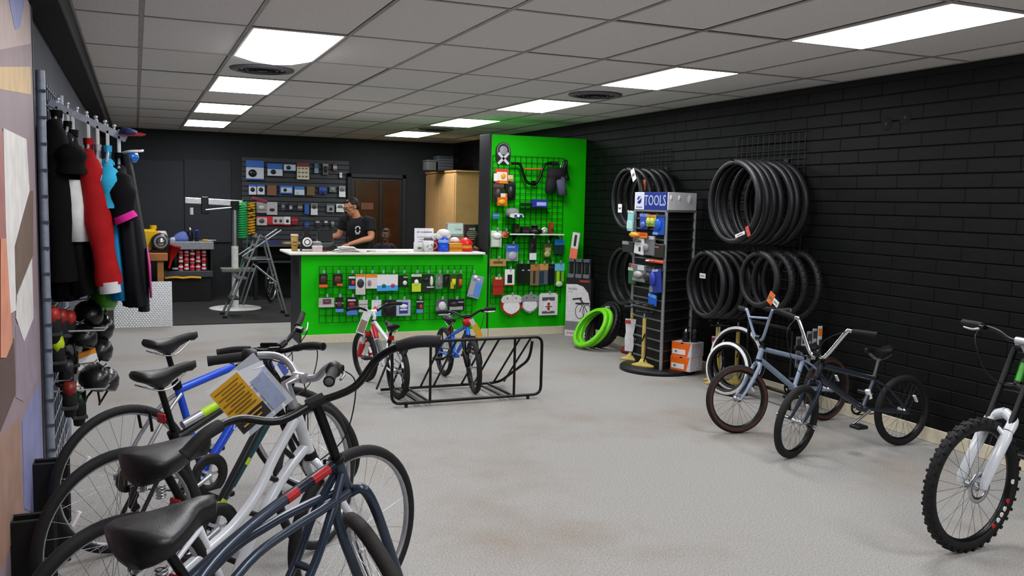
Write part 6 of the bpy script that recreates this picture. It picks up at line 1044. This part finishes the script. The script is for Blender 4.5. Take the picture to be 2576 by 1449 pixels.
def onarm(f): return wa[0] + dv * f
for k in range(8): q = onarm(.12 + .12 * k) - Vector((XL + .045, 0, 0)); MB().tube([q, q + Vector((0, 0, .035))], .007, 6).ball(q + Vector((0, 0, .04)), .011, 8, 6).build('stop_pin', mat('c8ccd4', .3, .5), t)
# hangers and garments: each hangs in the plane across the arm
CLH = mat('d2d6de', .2, alpha=.75, noise=0)
def garment(f, lb, cat, cols, L=.82, sleeve=.7, fan=0, wid=.22, thick=.05, patch=None, nm='cycling_jersey', cuff=None, band=None, drop=.06, dx=0):
    q = onarm(f) + Vector((dx, 0, 0)); t = thing('clothes_hanger', f'clear plastic hanger of the {lb}', 'hanger', (q.x, YW, q.z), 0, 'clear hangers')
    MB().tube(smooth([(0, -.012, .012), (0, 0, .03), (0, .018, .02), (0, .012, -.02), (0, 0, -.04 - drop)], 4), .0045, 6).build('hook', CLH, t); MB().tube([(0, -.19, -.115 - drop), (0, -.03, -.05 - drop), (0, .03, -.05 - drop), (0, .19, -.115 - drop)], .008, 8).build('shoulder_bar', CLH, t); MB().box(-.009, .009, -.012, .012, -.06 - drop, -.0, .004).build('size_tab', WHT, t)
    g = thing(nm, lb, cat, (q.x, YW, q.z - .06 - drop), 0, 'garments on the waterfall arm'); mm = lambda c: mat(c, .85, noise=.12, scale=14, bump=.25, bscale=50, spec=.15)
    MB().rings([(fan * L, 0, -L, thick * 1.3, wid * 1.02), (fan * L * .7, 0, -L * .7, thick * 1.25, wid), (fan * L * .35, 0, -L * .35, thick * 1.1, wid * .97), (fan * .12, 0, -.14, thick * .75, wid * .9), (0, 0, -.06, thick * .45, wid * .6), (0, 0, -.01, thick * .4, wid * .3), (0, 0, .02, thick * .4, wid * .24)], 24, wob=.05).build('body', mm(cols[0]), g)
    for s_ in (-1, 1):
        pts = [(0, s_ * wid * .55, -.05), (fan * .1, s_ * wid * .9, -.11), (fan * sleeve * .5 + .004, s_ * wid * 1.06, -sleeve * .55), (fan * sleeve, s_ * wid * 1.04, -sleeve)]
        rr = [thick * (.42 + .62 * min(1, i / 8)) + .006 * math.sin(i * 1.4) for i in range(16)]
        MB().tube(smooth(pts, 5), rr, 14, sx=1.2).build('sleeve', mm(cols[1] if len(cols) > 1 else cols[0]), g)
        if cuff: MB().tube([(fan * sleeve * .99, s_ * wid * 1.04, -sleeve * .98), (fan * sleeve * 1.05, s_ * wid * 1.04, -sleeve * 1.06)], thick * 1.08, 14, sx=1.2).build('cuff', mm(cuff), g)
        if band: MB().tube([(fan * sleeve * .92 - .006, s_ * wid * 1.05, -sleeve * .90), (fan * sleeve + .008, s_ * wid * 1.05, -sleeve * 1.0)], thick * 1.22, 14, sx=1.2).build('sleeve_band', mm(band), g)
    MB().rings([(0, 0, .0, thick * .5, wid * .28), (0, 0, .035, thick * .55, wid * .27)], 16, cap=False).build('collar', mm(cols[-1]), g)
    if patch: MB().rings([(fan * L * .64, -wid * .70, -L * .66, thick * 1.3, wid * .40), (fan * L * .45, -wid * .74, -L * .45, thick * 1.25, wid * .38), (fan * L * .3, -wid * .70, -L * .28, thick * .85, wid * .36)], 16, wob=.03).build('side_panel', mm(patch), g)
    return g
garment(.10, 'long black winter jacket nearest the wall', 'jacket', ['08080a'], L=.97, sleeve=.86, fan=.03, wid=.26, thick=.058, nm='cycling_jacket', drop=.0)
garment(.24, 'plain black jacket beside the long winter jacket', 'jacket', ['09090b'], L=.90, sleeve=.80, fan=.03, wid=.22, thick=.042, nm='cycling_jacket', drop=.03)
garment(.38, 'black jacket with a white side panel', 'jacket', ['0a0a0c', '0a0a0c'], L=.84, sleeve=.20, fan=.03, wid=.28, thick=.055, patch='dadad8', nm='cycling_jacket', drop=.05, dx=-.03)
garment(.50, 'red long sleeve jersey with white cuffs', 'jersey', ['8c1418', 'a5191c'], L=.70, sleeve=.74, fan=.13, wid=.25, thick=.05, cuff='d4d4d4', drop=.07)
garment(.62, 'pale grey short sleeve jersey', 'jersey', ['8a8a8c', 'b4b4b6'], L=.45, sleeve=.30, fan=.05, wid=.22, thick=.036, drop=.08)
garment(.75, 'turquoise and blue long jersey', 'jersey', ['1b86bc', '36b0dc'], L=.80, sleeve=.30, fan=.06, wid=.23, thick=.04, drop=.06)
garment(.90, 'black jersey with a magenta sleeve band', 'jersey', ['101216', '0c0d12'], L=.80, sleeve=.33, fan=.08, wid=.24, thick=.05, band='d42a94', drop=.07)
g = onarm(.96); t = thing('cycling_jersey', 'black tights with magenta side stripe at the arm tip', 'tights', (g.x + .015, YW - .05, g.z - .1), 0, 'garments on the waterfall arm'); fm_ = lambda c: mat(c, .85, noise=.1, bump=.2)
MB().rings([(.075, 0, -.86, .03, .06), (.06, 0, -.5, .036, .09), (.01, 0, -.1, .03, .1), (0, 0, 0, .02, .08)], 16, wob=.05).build('trouser_leg', fm_('14151a'), t); MB().rings([(.112, -.03, -.78, .006, .05), (.104, -.03, -.6, .01, .06), (.095, -.03, -.5, .004, .05)], 14).build('side_stripe', fm_('c03a88'), t)
# caps / goggles on the end of the arm
p = onarm(1.0); t = thing('sun_visor', 'navy and red sun visor on the arm tip', 'visor', (p.x + .01, YW - .02, p.z + .025)); MB().rings([(0, 0, 0, .05, .075), (0, 0, .02, .046, .07), (-.01, 0, .034, .02, .035)], 16).build('band_crown', mat('18275c', .7), t); MB().prism([(-.02, 0), (.06, .006), (.09, .0), (.07, -.008), (-.02, -.01)], .10, Matrix.Translation((0, -.05, .004))).build('visor', mat('b01c24', .6), t)
t = thing('sport_goggles', 'blue and white wraparound goggles hanging under the sun visor', 'goggles', (p.x + .025, YW - .03, p.z - .10)); MB().rings([(0, 0, -.028, .025, .05), (0, 0, 0, .04, .06), (0, 0, .026, .03, .05)], 14).build('lens', mat('1c6ac8', .2, spec=.8), t); MB().tube(smooth([(-.05, 0, .02), (-.01, -.06, .03), (.05, -.04, .035), (.055, .0, .04)], 4), .007, 8).build('strap', WHT, t)
# helmets and pads on lower pegs
def helmet(px, py, Y, hx, lb, s=1, tilt=0):
    p = at(px, py, Y=Y); t = thing('bike_helmet', lb, 'helmet', p, 0, 'helmets on the clothes rack'); t.rotation_euler = (tilt, .3, .4); m = mat(hx, .3, spec=.6)
    MB().rings([(0, 0, -.055 * s, .075 * s, .10 * s), (0, 0, -.02 * s, .085 * s, .118 * s), (0, 0, .03 * s, .08 * s, .11 * s), (0, 0, .065 * s, .055 * s, .08 * s), (0, 0, .08 * s, .015 * s, .025 * s)], 18).build('shell', m, t)
    for k in range(5): MB().rings([((-.05 + .025 * k) * s, 0, .0 + .02 * s, .006 * s, .085 * s), ((-.05 + .025 * k) * s, 0, (.088 - .012 * (k - 2) ** 2) * s, .005 * s, .05 * s)], 10).build('vent', BLK, t)
    MB().tube(smooth([(-.06 * s, -.06 * s, -.05 * s), (-.02, -.05 * s, -.14 * s), (.02, .05 * s, -.14 * s), (.06 * s, .06 * s, -.05 * s)], 4), .006, 6).build('chin_strap', BLK, t); return t
for i, (px, py, Y, hx, lb) in enumerate(((258, 752, 5.5, '4fae24', 'green and white bike helmet on the clothes rack'), (222, 790, 5.4, '111113', 'glossy black helmet under the black jackets'), (250, 822, 5.5, '161619', 'black helmet below the green one'), (205, 850, 5.3, '0f0f12', 'black helmet beside the red cuffed pads'), (246, 880, 5.45, '1a1a1d', 'black vented helmet above the white label'), (238, 950, 5.3, '141416', 'black helmet lowest on the clothes rack'), (262, 958, 5.5, '202024', 'black helmet with grey trim low beside the floor'))):
    h = helmet(px, py, Y, hx, lb, .9, .2 * (i % 3 - 1))
    if i == 0: MB().rings([(.0, -.05, .03, .07, .065), (.0, -.04, .078, .035, .04)], 14).build('white_stripe', WHT, h)
    p = h.location; MB().tube([(0, p.y, p.z + .07), (p.x - XL - .045, p.y, p.z + .085), (p.x - XL - .03, p.y, p.z + .1)], .004, 6).build('peg', STEEL, clothes_grid)
for i, (px, py, Y, c1, c2, lb) in enumerate(((136, 800, 5.12, 'a82a20', '17171a', 'red and black knee pad hanging nearest the post'), (152, 805, 5.2, '8a241c', '141417', 'dark red and black knee pad beside its twin'), (170, 806, 5.28, 'b03024', '1a1a1d', 'red topped black knee pad farther along the pegs'), (146, 872, 5.15, 'b4c81a', '101012', 'yellow and black elbow pad'), (178, 880, 5.3, '8c8c90', '131315', 'grey and black elbow pad beside the yellow one'), (164, 930, 5.2, '2a2a2e', '0e0e10', 'plain black elbow pad low on the pegs'), (176, 985, 5.12, '7a2018', '101012', 'black knee pad with dark red strap lowest on the rack'), (198, 1010, 5.3, '15351f', '0c0c0e', 'black and green knee pad lowest near the bike tire'))):
    p = at(px, py, Y=Y); t = thing('body_pad', lb, 'sports pad', p, .2 * (i % 3), 'knee and elbow pads'); MB().rings([(0, 0, -.13, .026, .035), (0, -.01, -.06, .036, .045), (0, -.015, 0, .034, .045), (0, 0, .05, .028, .035)], 12, wob=.04).build('sleeve', mat(c2, .8, bump=.2), t); MB().rings([(0, -.02, -.02, .03, .035), (0, -.03, .02, .034, .035), (0, -.02, .055, .026, .03)], 12).build('cap_shell', mat(c1, .4), t); MB().box(-.038, .038, -.05, .04, -.09, -.07, .004).build('strap', mat('3a3a3e', .6), t)
    MB().tube([(0, p.y, p.z + .06), (p.x - XL - .045, p.y, p.z + .06), (p.x - XL - .045 + .012, p.y, p.z + .075)], .004, 6).build('peg', STEEL, clothes_grid)
p = at(218, 905, Y=5.32); t = thing('price_card', 'orange and white price card among the helmets', 'card', p, .5); MB().box(-.06, .06, -.004, .004, -.045, .02, .002, Matrix.Rotation(-.25, 4, 'Y')).build('card', WHT, t); MB().box(-.06, .06, -.006, .006, .02, .05, .002, Matrix.Rotation(-.25, 4, 'Y')).build('orange_header', mat('e08a1c', .5), t)
for (z, yy) in ((.93, 5.2), (.62, 5.16)):
    for k in range(2): MB().tube([(0, yy + .1 * k, z), (.26, yy + .1 * k, z), (.28, yy + .1 * k, z + .02)], .005, 6).build('wire_arm', mat('d0d2d6', .3, .6), clothes_grid)
# ================================================================== people behind the counter
SKIN = mat('c07f62', .55, noise=.06, scale=12); HAIR = mat('17110d', .7, noise=.3, scale=60); TEE = mat('0b0c10', .85, noise=.1, bump=.2); JEAN = mat('1a1f2c', .85, bump=.2)
def remesh(mb, name, m, parent, vox=.009, it=6):
    o = mb.build(name, m, parent); r = o.modifiers.new('remesh', 'REMESH'); r.mode = 'VOXEL'; r.voxel_size = vox; r.use_smooth_shade = True
    s_ = o.modifiers.new('smooth', 'SMOOTH'); s_.factor = .5; s_.iterations = it; return o
def hand(mb, wrist, fwd, palm_n, s=1, curl=.5):
    """palm plus five unequal bent fingers"""
    f = Vector(fwd).normalized(); n = Vector(palm_n); n = (n - f * n.dot(f)).normalized(); sd = f.cross(n)
    w_ = Vector(wrist); k = w_ + f * .085 * s
    for q in (-.028, -.009, .010, .028): mb.tube([w_ + sd * q * .6 * s, w_ + f * .05 * s + sd * q * s, k + sd * q * 1.05 * s], [.015 * s, .0145 * s, .0115 * s], 8)
    for q, L in ((-.030, .062), (-.010, .078), (.011, .084), (.031, .074)):
        a = k + sd * q * 1.1 * s; d1 = (f * math.cos(curl) + n * math.sin(curl)); d2 = (f * math.cos(curl * 2) + n * math.sin(curl * 2)); mb.tube([a, a + d1 * L * .5 * s, a + (d1 * .5 + d2 * .32) * L * s, a + (d1 * .5 + d2 * .55) * L * s], [.0095 * s, .0088 * s, .008 * s, .006 * s], 8)
    a = w_ + f * .03 * s + sd * .03 * s; mb.tube([a - sd * .012 * s, a + (f * .5 + sd * .8) * .035 * s, a + (f * .85 + sd * .6 + n * .3) * .065 * s], [.014 * s, .011 * s, .008 * s], 8)
def face_head(mb, c, s, fwd, up):
    """head blob aligned with fwd/up; returns frame"""
    f = Vector(fwd).normalized(); u = Vector(up); u = (u - f * u.dot(f)).normalized(); sd = u.cross(f); M = Matrix((f, sd, u)).transposed().to_4x4(); M.translation = Vector(c)
    old = mb.T; mb.T = (old @ M) if old is not None else M
    mb.ball((0, 0, .025 * s), (.098 * s, .077 * s, .098 * s), 18, 12); mb.ball((.028 * s, 0, -.045 * s), (.068 * s, .058 * s, .07 * s), 16, 10); mb.ball((.06 * s, 0, -.095 * s), (.026 * s, .026 * s, .022 * s), 10, 8)
    mb.tube([(.094 * s, 0, .012 * s), (.112 * s, 0, -.028 * s), (.095 * s, 0, -.04 * s)], [.009 * s, .016 * s, .012 * s], 8); mb.tube([(.085 * s, -.018 * s, -.068 * s), (.094 * s, 0, -.068 * s), (.085 * s, .018 * s, -.068 * s)], .009 * s, 8)
    for e in (-1, 1): mb.ball((-.005 * s, e * .079 * s, -.008 * s), (.02 * s, .01 * s, .032 * s), 10, 8); mb.ball((.072 * s, e * .04 * s, -.02 * s), (.022 * s, .022 * s, .02 * s), 8, 6)
    mb.tube([(.088 * s, -.05 * s, .03 * s), (.10 * s, 0, .028 * s), (.088 * s, .05 * s, .03 * s)], .012 * s, 8)
    mb.T = old; return M
def head_details(M, s, root, glasses):
    for e in (-1, 1):
        MB(M).ball((.087 * s, e * .033 * s, .006 * s), .0125 * s, 10, 8).build('eye', WHT, root); MB(M).ball((.0965 * s, e * .033 * s, .006 * s), .006 * s, 8, 6).build('iris', mat('2a1a10', .3), root); MB(M).tube([(.097 * s, e * .015 * s, .03 * s), (.096 * s, e * .05 * s, .028 * s)], .005 * s, 6).build('eyebrow', HAIR, root)
    MB(M).tube([(.094 * s, -.02 * s, -.070 * s), (.102 * s, 0, -.071 * s), (.094 * s, .02 * s, -.070 * s)], .005 * s, 6).build('mouth', mat('8a4a3c', .5), root)
    if glasses:
        mb = MB(M)
        for e in (-1, 1): mb.tube([(.112 * s, e * .034 * s + .026 * s * math.cos(q), .004 * s + .017 * s * math.sin(q)) for q in [2 * PI * i / 14 for i in range(14)]], .003 * s, 6, closed=True); mb.tube([(.110 * s, e * .06 * s, .008 * s), (.0, e * .084 * s, .01 * s)], .003 * s, 6)
        mb.tube([(.113 * s, -.009 * s, .006 * s), (.113 * s, .009 * s, .006 * s)], .003 * s, 6); mb.build('glasses', BLK, root)
def hair(M, s, root, m, low=-.03):
    mb = MB(M); mb.ball((-.016 * s, 0, .038 * s), (.098 * s, .082 * s, .092 * s), 18, 12); mb.ball((-.045 * s, 0, .0), (.062 * s, .078 * s, .075 * s), 14, 10); mb.tube([(.068 * s, -.045 * s, .088 * s), (.08 * s, 0, .098 * s), (.068 * s, .045 * s, .088 * s)], .016 * s, 8)
    remesh(mb, 'hair', m, root, .008, 4)
# the man: leaning over the counter work, looking down to the photo's left
mx, my = 2.86, 12.35
t = man = thing('person', 'man in black T-shirt with white emblem and dark rimmed glasses working behind the counter', 'person', (mx, my, .008), -.5)
hd_c = Vector((-.06, -.06, 1.545)); hf = Vector((-.66, -.66, -.34)); hu = Vector((-.25, -.22, .94)); sh_l = Vector((.19, -.02, 1.34)); sh_r = Vector((-.20, .04, 1.35))
pel = Vector((.06, .06, .92)); mb = MB()
mb.tube(smooth([pel, Vector((.05, .05, 1.05)), Vector((.03, .03, 1.2)), Vector((.0, .01, 1.33)), Vector((-.01, 0, 1.38))], 4), [.16, .16, .158, .155, .15, .152, .155, .16, .165, .165, .165, .16, .14, .12, .10, .08, .07], 14, sx=.72)
mb.tube([Vector((-.0, 0, 1.36)), Vector((-.03, -.03, 1.46)), hd_c], [.065, .058, .055], 12); Mh = face_head(mb, hd_c, 1.0, hf, hu)
el_l = Vector((.22, -.10, 1.12)); wr_l = Vector((-.02, -.32, 1.035)); el_r = Vector((-.27, .03, 1.14)); wr_r = Vector((-.42, -.10, 1.10))
for sh, el, wr2 in ((sh_l, el_l, wr_l), (sh_r, el_r, wr_r)): mb.tube(smooth([Vector((0, .0, 1.34)) * .35 + sh * .65, sh, sh + (el - sh) * .5, el, el + (wr2 - el) * .35, wr2], 3), [.075, .07, .066, .062, .058, .055, .052, .05, .047, .045, .046, .046, .043, .038, .033, .029], 10)
hand(mb, wr_l, wr_l - el_l + Vector((0, 0, .0)), (0, .2, -1), 1, .45); hand(mb, wr_r, wr_r - el_r, (0, 0, -1), 1, .4)
for s_ in (-1, 1): mb.tube(smooth([pel + Vector((s_ * .09, 0, -.02)), Vector((s_ * .1 + .05, .04, .7)), Vector((s_ * .1 + .05, .03, .48)), Vector((s_ * .1 + .05, .06, .25)), Vector((s_ * .1 + .05, .06, .06))], 3), [.09, .09, .085, .078, .07, .062, .055, .058, .056, .05, .042, .036, .034], 10); mb.tube([Vector((s_ * .1 + .05, .08, .035)), Vector((s_ * .1 + .05, -.12, .03))], [.04, .03], 8)
remesh(mb, 'body', SKIN, t, .008)
mb = MB(); mb.tube(smooth([pel + Vector((0, 0, -.06)), Vector((.05, .05, 1.05)), Vector((.03, .03, 1.2)), Vector((.0, .01, 1.33)), Vector((-.01, 0, 1.405))], 4), [.182, .18, .178, .175, .172, .174, .176, .18, .184, .184, .182, .176, .165, .145, .12, .095, .075], 16, sx=.76)
for sh, el in ((sh_l, el_l), (sh_r, el_r)): mb.tube([Vector((0, 0, 1.34)) * .4 + sh * .6, sh, sh + (el - sh) * .62], [.09, .088, .075], 12)
shirt = remesh(mb, 't_shirt', TEE, t, .010)
mb = MB(); mb.tube([pel + Vector((0, 0, .03)), pel + Vector((0, 0, -.12))], [.17, .17], 14, sx=.74)
for s_ in (-1, 1): mb.tube(smooth([pel + Vector((s_ * .08, 0, -.06)), Vector((s_ * .1 + .05, .04, .7)), Vector((s_ * .1 + .05, .03, .48)), Vector((s_ * .1 + .05, .06, .25)), Vector((s_ * .1 + .05, .06, .07))], 3), [.105, .104, .1, .094, .086, .08, .075, .074, .072, .07, .066, .064, .064], 12)
remesh(mb, 'trousers', JEAN, t, .012)
for s_ in (-1, 1): remesh(MB().tube([Vector((s_ * .1 + .05, .10, .045)), Vector((s_ * .1 + .05, 0, .045)), Vector((s_ * .1 + .05, -.14, .036))], [.05, .05, .04], 10), 'shoe', BLK, t, .01)
hair(Mh, 1.0, t, HAIR); head_details(Mh, 1.0, t, True)
# emblem on the shirt: ring of two arcs
em_ = mat('d6d6d8', .6); Me = Matrix.Translation((.045, -.132, 1.225)) @ Matrix.Rotation(-.15, 4, 'X'); mb = MB(Me)
for z_, a0, a1 in ((.022, -.6, 3.6), (-.022, 2.4, 6.9)): mb.tube([(.03 * math.cos(q), -.01, z_ + .024 * math.sin(q)) for q in [a0 + (a1 - a0) * i / 12 for i in range(13)]], .008, 6)
mb.tube([(-.03, -.01, -.06), (.03, -.01, -.056)], .004, 6); mb.build('shirt_emblem', em_, shirt)
# the child
t = thing('person', 'small child in dark purple top sitting in the shadow beside the man', 'person', (3.42, 12.95, .008), 0); s = .82; SK2 = mat('6a4632', .6); mb = MB(); hc = Vector((0, -.03, 1.13))
mb.tube(smooth([Vector((0, .02, .62)), Vector((0, .02, .78)), Vector((0, .0, .94)), Vector((0, -.01, .99))], 4), [.11, .112, .112, .11, .108, .108, .105, .10, .09, .075, .06, .05, .045], 12, sx=.72); mb.tube([Vector((0, -.01, .97)), hc], [.045, .042], 10); Mc = face_head(mb, hc, s, (-.35, -.9, -.15), (0, -.12, .98))
for s_ in (-1, 1):
    mb.tube(smooth([(s_ * .06, 0, .955), (s_ * .125, 0, .93), (s_ * .16, -.05, .78), (s_ * .07, -.2, .76)], 4), [.045, .044, .042, .04, .038, .036, .035, .034, .033, .031, .028, .025, .022], 10); hand(mb, (s_ * .07, -.2, .76), (-s_ * .3, -1, 0), (0, 0, -1), .7, .5)
    mb.tube(smooth([(s_ * .07, .02, .62), (s_ * .08, -.2, .61), (s_ * .08, -.25, .38), (s_ * .08, -.24, .16)], 4), [.075, .074, .07, .066, .06, .056, .052, .05, .048, .045, .04, .036, .033], 10); mb.tube([(s_ * .08, -.22, .14), (s_ * .08, -.36, .13)], [.035, .028], 8)
remesh(mb, 'body', SK2, t, .008)
mb = MB(); mb.tube(smooth([Vector((0, .02, .58)), Vector((0, .02, .78)), Vector((0, .0, .94)), Vector((0, -.01, 1.0))], 4), [.128, .128, .128, .126, .124, .124, .12, .116, .106, .09, .075, .062, .055], 14, sx=.78)
for s_ in (-1, 1): mb.tube(smooth([(s_ * .06, 0, .955), (s_ * .125, 0, .93), (s_ * .16, -.05, .78), (s_ * .10, -.15, .765)], 4), [.058, .057, .055, .053, .05, .048, .047, .046, .045, .043, .04, .038, .037], 10)
top = remesh(mb, 'long_sleeve_top', mat('1f1a2e', .85), t, .01); MB().ball((.0, -.105, .82), (.05, .012, .05)).build('top_print', mat('3a1c28', .8), top)
mb = MB()
for s_ in (-1, 1): mb.tube(smooth([(s_ * .07, .03, .62), (s_ * .08, -.2, .61), (s_ * .08, -.25, .38), (s_ * .08, -.24, .18)], 4), [.09, .09, .086, .08, .074, .07, .066, .064, .062, .058, .054, .05, .048], 12)
remesh(mb, 'trousers', JEAN, t, .01); hair(Mc, s, t, mat('2a1a10', .8)); head_details(Mc, s, t, False)
t = thing('stool', 'dark round stool under the seated child', 'stool', (3.42, 12.98, .008)); MB().lathe([(.001, .48), (.16, .48), (.17, .50), (.16, .525), (.001, .53)], 20).build('seat', BLK, t)
for k in range(4): q = PI / 4 + k * PI / 2; MB().tube([(.12 * math.cos(q), .12 * math.sin(q), .485), (.18 * math.cos(q), .18 * math.sin(q), 0)], .012, 8).build('leg', BMET, t)
